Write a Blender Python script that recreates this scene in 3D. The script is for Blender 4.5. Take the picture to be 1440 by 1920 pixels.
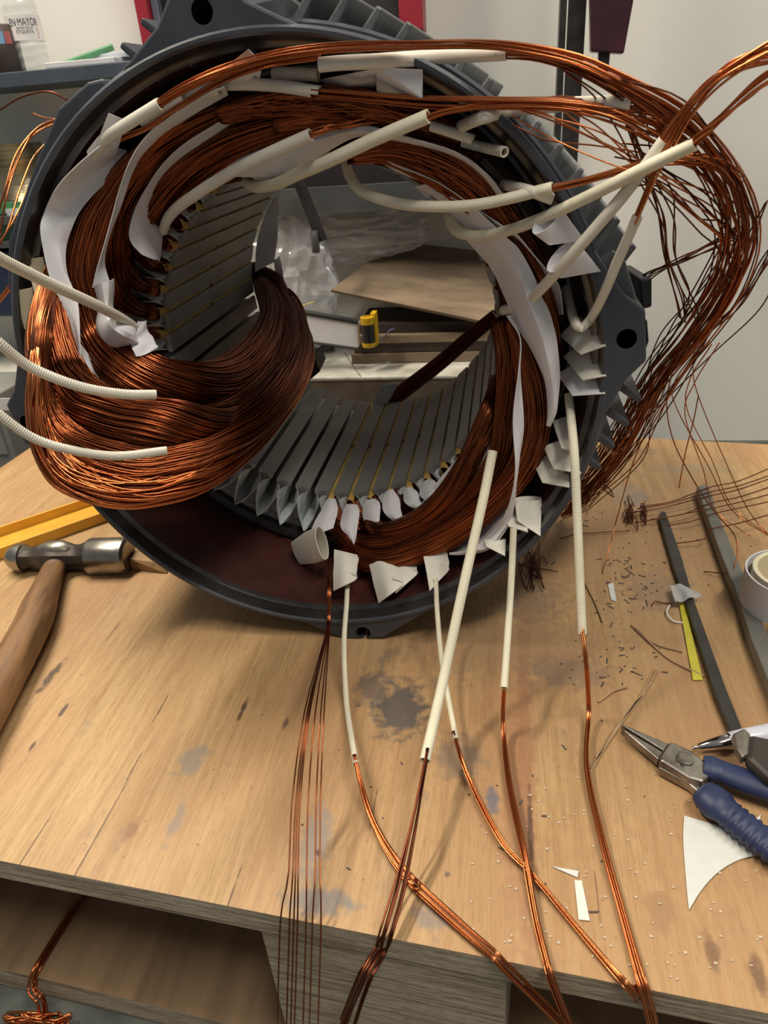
import bpy, bmesh, math, random
import numpy as np
from mathutils import Vector, Matrix
random.seed(7); RNG = np.random.default_rng(11)
for o in list(bpy.data.objects): bpy.data.objects.remove(o, do_unlink=True)
SC = bpy.context.scene; COL = SC.collection
# ------------------------------------------------------------------ camera
F = 1340.0
CAM = np.array([0.1223, -0.3962, 0.3319])
M = np.array([[0.98635, 0.0148, -0.164], [0.15007, -0.4908, 0.85825], [-0.06779, -0.87114, -0.48632]])
cd = bpy.data.cameras.new('camera'); cam = bpy.data.objects.new('camera', cd); COL.objects.link(cam)
mw = Matrix.Identity(4)
for i in range(3):
    mw[i][0] = M[i][0]; mw[i][1] = -M[i][1]; mw[i][2] = -M[i][2]; mw[i][3] = CAM[i]
cam.matrix_world = mw
cd.sensor_fit = 'VERTICAL'; cd.sensor_height = 36.0; cd.lens = F / 1920 * 36.0
cd.clip_start = 0.01; cd.clip_end = 50
cd.dof.use_dof = True; cd.dof.focus_distance = 0.46; cd.dof.aperture_fstop = 20.0
SC.camera = cam
# ------------------------------------------------------------------ light
w = bpy.data.worlds.new('world'); SC.world = w; w.use_nodes = True
bg = w.node_tree.nodes['Background']; bg.inputs[0].default_value = (0.86, 0.88, 0.92, 1); bg.inputs[1].default_value = 0.20
def area(name, loc, target, sx, sy, power, col):
    l = bpy.data.lights.new(name, 'AREA'); l.shape = 'RECTANGLE'; l.size = sx; l.size_y = sy; l.energy = power; l.color = col
    o = bpy.data.objects.new(name, l); COL.objects.link(o); o.location = loc
    o.rotation_euler = (Vector(target) - Vector(loc)).to_track_quat('-Z', 'Y').to_euler(); return o
area('overhead_key_and_fill_light', (-0.75, 0.35, 1.75), (0, 0.05, 0), 1.2, 0.12, 46, (1.0, 0.90, 0.74))
area('overhead_key_and_fill_light', (0.75, -0.55, 1.85), (0.1, 0.0, 0), 1.2, 0.14, 27, (1.0, 0.94, 0.84))  # fill light added overhead in front to brighten the white papers
SC.view_settings.view_transform = 'Standard'; SC.view_settings.look = 'None'
SC.view_settings.exposure = 0.0; SC.view_settings.gamma = 1.0; SC.view_settings.use_curve_mapping = False
# ------------------------------------------------------------------ places in the room, seen along the lens
def ray(px, py): return M @ np.array([(px - 720) / F, (py - 960) / F, 1.0])
def P(px, py, Y): d = ray(px, py); return CAM + d * (Y - CAM[1]) / d[1]
def T(px, py, z=0.0): d = ray(px, py); return CAM + d * (z - CAM[2]) / d[2]
def pt(p): return T(p[0], p[1], p[3]) if len(p) > 3 else P(*p)
def pts(L): return np.array([pt(p) for p in L])
def ptin(p):                                          # the same, kept inside the frame's inner wall
    if len(p) > 3 or not (.010 < p[2] < .09): return pt(p)
    y = p[2]; q = P(p[0], p[1], y)
    while y > -.002 and math.hypot(q[0], q[2] - .193) > .163: y -= .002; q = P(p[0], p[1], y)
    return q
def ptsin(L): return np.array([ptin(p) for p in L])
ZC = 0.193; L1 = 0.088; L2 = 0.282; BR = 0.118
def cyl(r, deg, y): a = math.radians(deg); return np.array([r * math.cos(a), y, ZC + r * math.sin(a)])
# ------------------------------------------------------------------ mesh tools
def crom(K, m):
    K = np.asarray(K, float); n = len(K)
    if n == 2: return K[0] + (K[1] - K[0]) * np.linspace(0, 1, m)[:, None]
    E = np.vstack([2 * K[0] - K[1], K, 2 * K[-1] - K[-2]])
    t = np.linspace(0, n - 1, m); i = np.minimum(t.astype(int), n - 2); u = (t - i)[:, None]
    a, b, c, d = E[i], E[i + 1], E[i + 2], E[i + 3]
    return .5 * (2 * b + (c - a) * u + (2 * a - 5 * b + 4 * c - d) * u * u + (3 * b - a - 3 * c + d) * u ** 3)
def crom_len(K, m):                                    # resampled evenly along its length
    q = crom(K, max(200, m * 4)); s = np.r_[0, np.cumsum(np.linalg.norm(np.diff(q, axis=0), axis=1))]
    t = np.linspace(0, s[-1], m); return np.stack([np.interp(t, s, q[:, k]) for k in range(3)], 1)
class MB:
    def __init__(s): s.v = []; s.q = []; s.n = 0; s.t = []; s.l = []; s.tri = []
    def add(s, V, Q=None, tint=None, ln=None, tri=None):
        V = np.asarray(V, float); s.v.append(V)
        if Q is not None and len(Q): s.q.append(np.asarray(Q, int) + s.n)
        if tri is not None and len(tri): s.tri.append(np.asarray(tri, int) + s.n)
        s.t.append(np.full(len(V), .5) if tint is None else np.broadcast_to(tint, (len(V),)))
        s.l.append(np.zeros(len(V)) if ln is None else np.broadcast_to(ln, (len(V),)))
        s.n += len(V)
    def box(s, c, h, rot=None, tint=None):
        c = np.asarray(c, float); g = np.array([[x, y, z] for x in (-1, 1) for y in (-1, 1) for z in (-1, 1)], float) * h
        if rot is not None: g = g @ np.asarray(rot).T
        s.add(g + c, [[0, 1, 3, 2], [4, 6, 7, 5], [0, 4, 5, 1], [2, 3, 7, 6], [0, 2, 6, 4], [1, 5, 7, 3]], tint)
    def hexa(s, p): s.add(p, [[0, 1, 2, 3], [7, 6, 5, 4], [0, 4, 5, 1], [1, 5, 6, 2], [2, 6, 7, 3], [3, 7, 4, 0]])
    def prism(s, poly, vec):                            # flat polygon pushed along vec
        p = np.asarray(poly, float); n = len(p); V = np.vstack([p, p + vec])
        Q = [[i, (i + 1) % n, n + (i + 1) % n, n + i] for i in range(n)]
        s.add(V, Q); s.poly = getattr(s, 'poly', []); b = s.n - 2 * n
        s.poly.append(list(range(b + n - 1, b - 1, -1))); s.poly.append(list(range(b + n, b + 2 * n)))
    def strands(s, A, r, ns=5, tint=None, cap=True):     # A: n x k x 3
        A = np.asarray(A, float); n, k, _ = A.shape
        t = np.gradient(A, axis=1); t /= np.linalg.norm(t, axis=2, keepdims=True) + 1e-12
        m = t.mean((0, 1)); ref = np.eye(3)[np.argmin(np.abs(m) + np.abs(t).max((0, 1)) * .3)]
        u = np.cross(t, ref); u /= np.linalg.norm(u, axis=2, keepdims=True) + 1e-9; v = np.cross(t, u)
        a = np.arange(ns) * 2 * math.pi / ns
        r = np.broadcast_to(np.asarray(r, float), (n, k)) if np.ndim(r) else np.full((n, k), r)
        V = A[:, :, None] + r[:, :, None, None] * (u[:, :, None] * np.cos(a)[None, None, :, None] + v[:, :, None] * np.sin(a)[None, None, :, None])
        idx = np.arange(n * k * ns).reshape(n, k, ns); nx = np.roll(idx, -1, 2)
        Q = np.stack([idx[:, :-1], idx[:, 1:], nx[:, 1:], nx[:, :-1]], -1).reshape(-1, 4)
        tt = .5 if tint is None else np.repeat(tint, k * ns)
        tri = []
        if cap:
            for e, f in ((0, 1), (k - 1, 0)):
                for j in range(1, ns - 1):
                    tr = np.stack([idx[:, e, 0], idx[:, e, j], idx[:, e, j + 1]], -1); tri.append(tr if f else tr[:, ::-1])
            tri = np.concatenate(tri)
        s.add(V.reshape(-1, 3), Q, tt, None, tri)
    def build(s, name, mat, parent=None, smooth=False, bevel=0, loc=None):
        V = np.concatenate(s.v); me = bpy.data.meshes.new(name)
        org = np.zeros(3) if loc is None else np.asarray(loc, float)
        Q = np.concatenate(s.q) if s.q else np.zeros((0, 4), int); R = np.concatenate(s.tri) if s.tri else np.zeros((0, 3), int)
        pl = getattr(s, 'poly', [])
        li = np.concatenate([Q.ravel(), R.ravel()] + [np.array(p) for p in pl]).astype(np.int32)
        tot = np.concatenate([np.full(len(Q), 4), np.full(len(R), 3), np.array([len(p) for p in pl], int)]).astype(np.int32)
        me.vertices.add(len(V)); me.vertices.foreach_set('co', (V - org).ravel().astype(np.float32))
        me.loops.add(len(li)); me.loops.foreach_set('vertex_index', li)
        me.polygons.add(len(tot)); me.polygons.foreach_set('loop_start', np.r_[0, np.cumsum(tot)[:-1]].astype(np.int32))
        me.polygons.foreach_set('loop_total', tot)
        me.polygons.foreach_set('use_smooth', np.full(len(tot), bool(smooth)))
        for nm, d in (('tint', s.t), ('len', s.l)):
            a = me.attributes.new(nm, 'FLOAT', 'POINT'); a.data.foreach_set('value', np.concatenate(d).astype(np.float32))
        me.update(calc_edges=True); me.validate()
        me.materials.append(mat)
        o = bpy.data.objects.new(name, me); COL.objects.link(o); o.location = org
        if parent is not None:
            o.parent = parent; o.matrix_parent_inverse = parent.matrix_basis.inverted()
        if bevel:
            b = o.modifiers.new('bevel', 'BEVEL'); b.width = bevel; b.segments = 2; b.limit_method = 'ANGLE'; b.angle_limit = .6
            if smooth: pass
        return o
def tag(o, label, cat, group=None, kind=None):
    o['label'] = label; o['category'] = cat
    if group: o['group'] = group
    if kind: o['kind'] = kind
    return o
def struct(o, label=None, cat=None):
    o['kind'] = 'structure'
    if label: o['label'] = label
    if cat: o['category'] = cat
    return o
def empty(name, loc=(0, 0, 0)):
    o = bpy.data.objects.new(name, None); COL.objects.link(o); o.location = loc; o.empty_display_size = .02; return o
def tube_mesh(mb, path, r, ns=14, flat=1.0, ref=None, hollow=0.0, cap0=True, cap1=True):
    A = np.asarray(path, float); k = len(A); t = np.gradient(A, axis=0); t /= np.linalg.norm(t, axis=1)[:, None]
    u = np.zeros_like(A); ref = np.array([0, -1, .3]) if ref is None else np.asarray(ref, float)
    x = np.cross(t[0], ref); x /= np.linalg.norm(x); u[0] = x
    for i in range(1, k):
        x = u[i - 1] - t[i] * (u[i - 1] @ t[i]); u[i] = x / np.linalg.norm(x)
    v = np.cross(t, u); a = np.arange(ns) * 2 * math.pi / ns
    r = np.broadcast_to(np.asarray(r, float), (k,))
    sl = np.r_[0, np.cumsum(np.linalg.norm(np.diff(A, axis=0), axis=1))]
    def ring(i, q): return A[i] + r[i] * q * (u[i][None] * np.cos(a)[:, None] + flat * v[i][None] * np.sin(a)[:, None])
    V = np.concatenate([ring(i, 1) for i in range(k)]); ln = np.repeat(sl, ns)
    idx = np.arange(k * ns).reshape(k, ns); nx = np.roll(idx, -1, 1)
    Q = [np.stack([idx[:-1], idx[1:], nx[1:], nx[:-1]], -1).reshape(-1, 4)]
    Vs = [V]; lns = [ln]; n = k * ns; poly = []
    for e, do in ((0, cap0), (k - 1, cap1)):
        if not do: continue
        b = idx[e] if e else idx[e][::-1]
        if hollow:
            dv = t[e] * (1 if e == 0 else -1) * r[e] * 4
            Vs += [ring(e, hollow), ring(e, hollow) + dv]; lns += [np.full(2 * ns, sl[e])]
            i1 = n + np.arange(ns); i2 = i1 + ns; n += 2 * ns
            o0 = idx[e]; s1 = np.roll
            for p, q in ((o0, i1), (i1, i2)):
                f = np.stack([p, q, s1(q, -1), s1(p, -1)], -1); Q.append(f if e else f[:, ::-1])
            poly.append(i2 if e else i2[::-1])
        else: poly.append(b)
    base = mb.n
    mb.add(np.concatenate(Vs), np.concatenate(Q), None, np.concatenate(lns))
    mb.poly = getattr(mb, 'poly', []) + [list(np.asarray(p) + base) for p in poly]
def lathe(mb, prof, c, ax, ns=24, cap=True):
    ax = np.asarray(ax, float); ax /= np.linalg.norm(ax); c = np.asarray(c, float)
    h = np.array([0, 0, 1.]) if abs(ax[2]) < .8 else np.array([1., 0, 0]); u = np.cross(ax, h); u /= np.linalg.norm(u); v = np.cross(ax, u)
    a = np.arange(ns) * 2 * math.pi / ns; V = []
    for s_, r in prof: V.append(c + ax * s_ + r * (u[None] * np.cos(a)[:, None] + v[None] * np.sin(a)[:, None]))
    k = len(prof); idx = np.arange(k * ns).reshape(k, ns); nx = np.roll(idx, -1, 1); b = mb.n
    mb.add(np.concatenate(V), np.stack([idx[:-1], nx[:-1], nx[1:], idx[1:]], -1).reshape(-1, 4))
    if cap: mb.poly = getattr(mb, 'poly', []) + [list(idx[0] + b), list(idx[-1][::-1] + b)]
# ------------------------------------------------------------------ materials
def mat(name): m = bpy.data.materials.new(name); m.use_nodes = True; return m, m.node_tree, m.node_tree.nodes['Principled BSDF']
def nd(nt, t, **k):
    n = nt.nodes.new(t)
    for a, b in k.items():
        if a.startswith('i_'): n.inputs[int(a[2:])].default_value = b
        else: setattr(n, a, b)
    return n
def ramp(nt, fac, stops):
    r = nd(nt, 'ShaderNodeValToRGB'); e = r.color_ramp.elements
    while len(e) < len(stops): e.new(.5)
    for x, (p, c) in zip(e, stops): x.position = p; x.color = (*c, 1) if len(c) == 3 else c
    nt.links.new(fac, r.inputs[0]); return r.outputs[0]
def noise(nt, scale, detail=4, vec=None, rough=.55, mapscale=None, dist=0):
    n = nd(nt, 'ShaderNodeTexNoise'); n.inputs['Scale'].default_value = scale; n.inputs['Detail'].default_value = detail
    n.inputs['Roughness'].default_value = rough; n.inputs['Distortion'].default_value = dist
    tc = nd(nt, 'ShaderNodeTexCoord'); mp = nd(nt, 'ShaderNodeMapping')
    if mapscale: mp.inputs['Scale'].default_value = mapscale
    nt.links.new(tc.outputs['Object'], mp.inputs[0]); nt.links.new(mp.outputs[0], n.inputs['Vector']); return n.outputs['Fac']
def bump(nt, b, h, strength, dist=.001):
    n = nd(nt, 'ShaderNodeBump'); n.inputs['Strength'].default_value = strength; n.inputs['Distance'].default_value = dist
    nt.links.new(h, n.inputs['Height']); nt.links.new(n.outputs[0], b.inputs['Normal'])
def mixc(nt, fac, a, b, mode='MIX'):
    m = nd(nt, 'ShaderNodeMix'); m.data_type = 'RGBA'; m.blend_type = mode
    for i, x in ((6, a), (7, b)):
        if isinstance(x, tuple): m.inputs[i].default_value = (*x, 1)
        else: nt.links.new(x, m.inputs[i])
    if isinstance(fac, (int, float)): m.inputs[0].default_value = fac
    else: nt.links.new(fac, m.inputs[0])
    return m.outputs[2]
def plain(name, c1, c2=None, rough=.6, metal=0, scale=60, bs=.15, bscale=200, bd=.0005, mapscale=None, **kw):
    m, nt, b = mat(name); c2 = c2 or tuple(x * .8 for x in c1)
    nt.links.new(ramp(nt, noise(nt, scale, 5, mapscale=mapscale), [(.35, c2), (.65, c1)]), b.inputs['Base Color'])
    b.inputs['Roughness'].default_value = rough; b.inputs['Metallic'].default_value = metal
    if bs: bump(nt, b, noise(nt, bscale, 3, mapscale=mapscale), bs, bd)
    for k, v in kw.items(): b.inputs[k].default_value = v
    return m
def copper(name, lo, hi, rough=.3):
    m, nt, b = mat(name); a = nd(nt, 'ShaderNodeAttribute', attribute_name='tint')
    nt.links.new(ramp(nt, a.outputs['Fac'], [(0, lo), (1, hi)]), b.inputs['Base Color'])
    b.inputs['Metallic'].default_value = 1; b.inputs['Roughness'].default_value = rough; return m
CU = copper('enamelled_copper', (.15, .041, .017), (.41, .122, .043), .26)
CUD = copper('shaded_dark_copper', (.08, .024, .014), (.20, .058, .028), .33)  # darker copy of the same copper; shade on backlit wires put into its colour
CUB = copper('copper_core_fill', (.09, .028, .015), (.09, .028, .015), .5)
CUW = copper('bright_copper_wire', (.38, .105, .035), (.70, .24, .085), .25)
def sleeve_mat(name, c, rough=.38, rib=0.0, pitch=.0012):
    m, nt, b = mat(name)
    nt.links.new(ramp(nt, noise(nt, 90, 4), [(.3, tuple(x * .90 for x in c)), (.7, c)]), b.inputs['Base Color'])
    b.inputs['Roughness'].default_value = rough; b.inputs['Subsurface Weight'].default_value = .0
    if rib:
        a = nd(nt, 'ShaderNodeAttribute', attribute_name='len'); k = nd(nt, 'ShaderNodeMath', operation='MULTIPLY', i_1=2 * math.pi / pitch)
        s = nd(nt, 'ShaderNodeMath', operation='SINE'); nt.links.new(a.outputs['Fac'], k.inputs[0]); nt.links.new(k.outputs[0], s.inputs[0])
        bump(nt, b, s.outputs[0], rib, .0003)
    return m
SLV = sleeve_mat('cream_sleeve', (.80, .74, .62)); SLR = sleeve_mat('ribbed_cream_sleeve', (.84, .78, .64), .45, .55)
SLB = sleeve_mat('braided_cream_sleeve', (.86, .80, .60), .5, .35, .0008)
def paper_mat(name, c, fibre=.2, trans=.12):
    m, nt, b = mat(name)
    nt.links.new(ramp(nt, noise(nt, 160, 6), [(.3, tuple(x * .93 for x in c)), (.7, c)]), b.inputs['Base Color'])
    b.inputs['Roughness'].default_value = .75; bump(nt, b, noise(nt, 420, 4), fibre, .0004); return m
PAP = paper_mat('white_phase_paper', (.80, .78, .79)); PAC = paper_mat('cream_slot_paper', (.80, .77, .66)); PAT = paper_mat('tan_slot_paper', (.66, .58, .40))
LIN = paper_mat('grey_slot_liner', (.62, .66, .65)); WED = plain('yellow_wedge', (.62, .43, .12), (.42, .30, .08), .55, bscale=300)
WEB = plain('ochre_wedge', (.66, .42, .12), (.55, .33, .08), .5)
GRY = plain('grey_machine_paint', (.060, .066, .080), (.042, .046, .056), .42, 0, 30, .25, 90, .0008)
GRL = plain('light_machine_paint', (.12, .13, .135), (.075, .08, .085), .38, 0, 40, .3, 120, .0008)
RIM = plain('machined_rim', (.13, .12, .115), (.06, .055, .05), .28, .75, 25, .1, 300, mapscale=(1, 1, 1))
RED = plain('red_oxide_varnish', (.085, .026, .020), (.042, .014, .012), .32, 0, 18, .15, 60)
LAM = plain('steel_laminations', (.36, .355, .335), (.26, .255, .24), .40, .4, 14, .5, 1, .0004)
def fix_lam():
    nt = LAM.node_tree; b = nt.nodes['Principled BSDF']; w_ = nd(nt, 'ShaderNodeTexNoise'); w_.inputs['Scale'].default_value = 1; w_.inputs['Detail'].default_value = 2
    tc = nd(nt, 'ShaderNodeTexCoord'); mp = nd(nt, 'ShaderNodeMapping'); mp.inputs['Scale'].default_value = (15, 2400, 15)
    nt.links.new(tc.outputs['Object'], mp.inputs[0]); nt.links.new(mp.outputs[0], w_.inputs['Vector']); bump(nt, b, w_.outputs['Fac'], .35, .0003)
fix_lam()
STL = plain('worn_steel', (.40, .37, .33), (.16, .14, .12), .33, .9, 70, .2, 160)
DST = plain('dark_steel', (.045, .042, .040), (.022, .020, .019), .42, .3, 60)
BLK = plain('black_plastic', (.012, .012, .013), (.02, .02, .02), .45)
# ================================================================== the room
WALL = plain('cream_wall_paint', (.83, .81, .74), (.80, .78, .71), .6, 0, 3, .05, 40)
FLO = plain('mottled_grey_floor', (.14, .15, .125), (.07, .078, .068), .5, 0, 40, .1, 60)
WY = 0.675; FZ = -0.14
mb = MB(); mb.box((0.1, WY + .02, .5), (2.2, .02, .66)); struct(mb.build('wall_back', WALL), 'cream painted wall behind the workbench', 'wall')
mb = MB(); mb.box((0.1, 0.0, FZ - .02), (2.2, 1.2, .02)); struct(mb.build('floor', FLO), 'mottled grey floor under the pallet', 'floor')
# ------------------------------------------------------------------ wooden pallet the motor stands on
def ply_top():
    m, nt, b = mat('plywood_face'); L = nt.links
    g1 = noise(nt, 1.0, 6, mapscale=(150, 9, 30), dist=.9); g2 = noise(nt, 1.0, 3, mapscale=(800, 34, 60)); big = noise(nt, 7, 4, mapscale=(1.6, .7, 1))
    c = ramp(nt, g1, [(.25, (.33, .19, .075)), (.5, (.47, .30, .135)), (.75, (.56, .38, .185))])
    c = mixc(nt, ramp(nt, big, [(.35, (0, 0, 0)), (.7, (.75, .75, .75))]), c, (.40, .215, .10), 'MIX')
    c = mixc(nt, ramp(nt, g2, [(.3, (.45, .45, .45)), (.5, (0, 0, 0))]), c, (.27, .15, .065))
    # paint and oil smudges, darker towards the dirty right half of the board
    st = noise(nt, 26, 5, mapscale=(1.3, .55, 1), rough=.7)
    c = mixc(nt, ramp(nt, st, [(.60, (0, 0, 0)), (.70, (.6, .6, .6))]), c, (.17, .15, .125))
    sp = noise(nt, 190, 2); fl_ = noise(nt, 1.0, 2, mapscale=(1500, 130, 60)); c = mixc(nt, ramp(nt, fl_, [(.56, (0, 0, 0)), (.70, (.55, .55, .55))]), c, (.26, .14, .055)); c = mixc(nt, ramp(nt, sp, [(.70, (0, 0, 0)), (.76, (.6, .6, .6))]), c, (.10, .06, .04))
    tc = nd(nt, 'ShaderNodeTexCoord')
    def blob(px, py, rx, ry, col, k=.9, soft=.5):
        nonlocal c
        q = T(px, py); s = nd(nt, 'ShaderNodeVectorMath', operation='SUBTRACT'); L.new(tc.outputs['Object'], s.inputs[0]); s.inputs[1].default_value = tuple(q)
        d = nd(nt, 'ShaderNodeVectorMath', operation='MULTIPLY'); L.new(s.outputs[0], d.inputs[0]); d.inputs[1].default_value = (1 / rx, 1 / ry, 0)
        nn = nd(nt, 'ShaderNodeTexNoise'); nn.inputs['Scale'].default_value = 150; nn.inputs['Detail'].default_value = 4; L.new(tc.outputs['Object'], nn.inputs['Vector'])
        l = nd(nt, 'ShaderNodeVectorMath', operation='LENGTH'); L.new(d.outputs[0], l.inputs[0])
        a = nd(nt, 'ShaderNodeMath', operation='MULTIPLY_ADD', i_1=1.7, i_2=-.85); L.new(nn.outputs['Fac'], a.inputs[0])
        e = nd(nt, 'ShaderNodeMath', operation='ADD'); L.new(l.outputs['Value'], e.inputs[0]); L.new(a.outputs[0], e.inputs[1])
        c = mixc(nt, ramp(nt, e.outputs[0], [(1 - soft, (k, k, k)), (1, (0, 0, 0))]), c, col)
    blob(750, 1330, .020, .030, (.09, .08, .075)); blob(600, 1690, .020, .009, (.17, .165, .165), .8); blob(810, 1720, .012, .008, (.19, .18, .18), .7)
    blob(590, 1580, .010, .030, (.22, .20, .19), .7); blob(860, 1420, .018, .02, (.15, .12, .10), .6); blob(700, 1290, .015, .02, (.10, .085, .08), .7)
    blob(360, 1425, .010, .016, (.24, .21, .17), .7); blob(330, 1540, .004, .016, (.25, .2, .16), .7); blob(925, 1500, .005, .010, (.12, .13, .17), .8)
    blob(1060, 1260, .035, .02, (.13, .11, .10), .6); blob(990, 1120, .03, .04, (.15, .12, .10), .5); blob(1240, 1110, .03, .03, (.20, .16, .13), .5)
    blob(455, 1330, .0022, .012, (.07, .04, .025)); blob(248, 1555, .004, .008, (.17, .085, .05)); blob(240, 1550, .010, .020, (.40, .22, .09), .4)
    blob(95, 1268, .0035, .022, (.07, .045, .03)); blob(120, 1330, .002, .008, (.08, .05, .03)); blob(60, 1400, .0015, .006, (.08, .05, .03))
    blob(1335, 1785, .004, .010, (.12, .06, .035)); blob(1420, 1825, .004, .012, (.12, .06, .035)); blob(1240, 1710, .008, .012, (.25, .13, .07), .6)
    blob(838, 1640, .0022, .0022, (.13, .10, .06)); blob(596, 1598, .002, .0025, (.06, .045, .03)); blob(536, 1355, .002, .007, (.13, .08, .05))
    blob(985, 1400, .006, .16, (.30, .13, .065), .6); blob(965, 1480, .009, .10, (.34, .16, .08), .5); blob(995, 1560, .0016, .035, (.10, .05, .03))
    blob(930, 1210, .09, .05, (.28, .17, .09), .45); blob(1100, 1010, .12, .10, (.36, .20, .10), .5); blob(1180, 930, .02, .03, (.28, .25, .20), .5)
    blob(210, 1010, .004, .002, (.2, .12, .06)); blob(1200, 845, .02, .012, (.2, .13, .09), .5); blob(1300, 880, .05, .015, (.3, .24, .15), .5)
    for x_, y_, l_ in ((180, 1570, .05), (60, 1585, .03), (430, 1690, .025), (300, 1330, .02), (215, 1180, .016), (250, 1440, .018), (700, 1520, .02), (1120, 1680, .02)): blob(x_, y_, .0007, l_, (.10, .055, .03), .8)
    blob(1250, 1330, .09, .16, (.36, .20, .095), .45, .8); blob(1150, 1750, .10, .05, (.40, .235, .11), .4, .8)
    L.new(c, b.inputs['Base Color']); b.inputs['Roughness'].default_value = .55
    bump(nt, b, g2, .25, .0006); return m
def ply_edge():
    m, nt, b = mat('plywood_edge'); L = nt.links
    g = noise(nt, 1.0, 3, mapscale=(14, 14, 520)); h = noise(nt, 1, 4, mapscale=(160, 160, 900))
    c = ramp(nt, g, [(.32, (.24, .175, .115)), (.5, (.50, .40, .28)), (.68, (.66, .55, .41))])
    c = mixc(nt, ramp(nt, h, [(.3, (.5, .5, .5)), (.55, (0, 0, 0))]), c, (.13, .09, .06))
    L.new(c, b.inputs['Base Color']); b.inputs['Roughness'].default_value = .8; bump(nt, b, h, .5, .001); return m
PLY = ply_top(); PLE = ply_edge()
A0 = T(0, 1614); A1 = T(1440, 1900); ev = (A1 - A0) / np.linalg.norm(A1 - A0); nv = np.array([-ev[1], ev[0], 0])
fl = A0 - ev * .34; fr = A1 + ev * .16; bl = np.array([-.452, .47, 0]); b1 = T(1146, 811); b2 = T(1440, 832); br = b2 + (b2 - b1) * .25
pal = empty('wooden_pallet', (0, 0, FZ)); tag(pal, 'plywood pallet table carrying the motor and tools', 'pallet')
mb = MB(); mb.prism([fl, fr, br, bl], (0, 0, -.016)); top = mb.build('top_deck', PLY, pal); top.data.materials.append(PLE)
for p in top.data.polygons:
    if abs(p.normal.z) < .5: p.material_index = 1
PLB = plain('shaded_plywood', (.30, .19, .10), (.19, .115, .06), .7, 0, 1, .2, 1, mapscale=(60, 6, 30))  # darker than the top deck: the shade beneath it is put into the colour
mb = MB(); dn = np.array([0, 0, -.119]); mb.prism([fl + dn, fr + dn, br + dn, bl + dn], (0, 0, -.020)); bt = mb.build('bottom_deck', PLB, pal); bt.data.materials.append(PLE)
for p in bt.data.polygons:
    if abs(p.normal.z) < .5: p.material_index = 1
def block(s0, s1, d0, d1):
    mb = MB(); q = [A0 + ev * s0 + nv * d0, A0 + ev * s1 + nv * d0, A0 + ev * s1 + nv * d1, A0 + ev * s0 + nv * d1]
    mb.prism([x + np.array([0, 0, -.0161]) for x in q], (0, 0, -.1028)); mb.build('spacer_block', PLE, pal)
block(.145, .266, .002, .11); block(.145, .266, .30, .40); block(-.30, -.22, .002, .10); block(-.30, -.22, .30, .40); block(.44, .52, .002, .10)
# ------------------------------------------------------------------ bench and rack behind
MET = plain('grey_rack_metal', (.115, .118, .115), (.085, .088, .085), .45, .3, 20); SHB = plain('blue_grey_shelf', (.075, .095, .12), (.05, .065, .085), .5, 0, 20)
WHT = plain('stained_white_top', (.72, .71, .63), (.40, .38, .31), .5, 0, 26, .1, 60); BRN = plain('brown_bench_front', (.23, .17, .12), (.13, .10, .075), .6, 0, 40)
bench = empty('workbench', (-.35, .58, FZ)); tag(bench, 'workbench with stained white top seen through the bore', 'workbench')
BX0, BX1 = -1.1, .20
mb = MB(); mb.box(((BX0 + BX1) / 2, .586, .027), ((BX1 - BX0) / 2, .088, .003)); mb.build('worktop', WHT, bench, bevel=.002)
mb = MB(); mb.box(((BX0 + BX1) / 2, .503, .006), ((BX1 - BX0) / 2, .004, .018)); mb.build('front_rail', BRN, bench)
for x in (BX0 + .03, -.5, BX1 - .03):
    mb = MB(); mb.box((x, .52, (.024 + FZ) / 2), (.018, .014, (.024 - FZ) / 2)); mb.build('leg', MET, bench)
    mb = MB(); mb.box((x, .655, (.024 + FZ) / 2), (.018, .014, (.024 - FZ) / 2)); mb.build('leg', MET, bench)
rack = empty('storage_rack', (-.35, .60, .03)); tag(rack, 'dark metal shelf rack standing on the bench', 'rack')
def zz(px, py, Y): return P(px, py, Y)[2]
sz = zz(60, 132, .56)
mb = MB(); mb.box((-.62, .615, sz - .008), (.36, .058, .008)); mb.build('upper_shelf', SHB, rack, bevel=.001)
mb = MB(); mb.box((-.62, .615, sz - .118 - .05), (.36, .058, .005)); mb.build('middle_shelf', MET, rack)
bz0, bz1 = zz(700, 392, .56), zz(700, 345, .56)
mb = MB(); mb.box((-.07, .563, (bz0 + bz1) / 2), (.25, .004, (bz1 - bz0) / 2)); mb.box((-.07, .565, bz0 - .001), (.25, .007, .0015)); mb.build('cross_beam', MET, rack)
mb = MB(); mb.box((-.07, .615, bz0 + .006), (.25, .047, .003)); mb.build('lower_shelf', DST, rack)
px0 = P(1052, 60, .56)[0]; px1 = P(1096, 60, .56)[0]; zt = 1.0
mb = MB(); mb.box(((px0 + px1) / 2 + .004, .570, (zt + .03) / 2), ((px1 - px0) / 2 - .003, .0025, (zt - .03) / 2)); mb.box((px0 + .002, .582, (zt + .03) / 2), (.0035, .014, (zt - .03) / 2)); mb.build('upright', DST, rack)
mb = MB(); mb.box((-.96, .570, (zt + .03) / 2), (.012, .003, (zt - .03) / 2)); mb.build('upright', DST, rack)
# dark box filling the dark area above the cross beam
mb = MB(); mb.box((-.06, .625, bz0 + .009 + .045), (.20, .035, .045)); tag(mb.build('dark_filler_box', plain('dark_red_box', (.02, .014, .015), None, .6), bevel=.003), 'dark box filling the dark area above the plastic bag', 'box')
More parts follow.
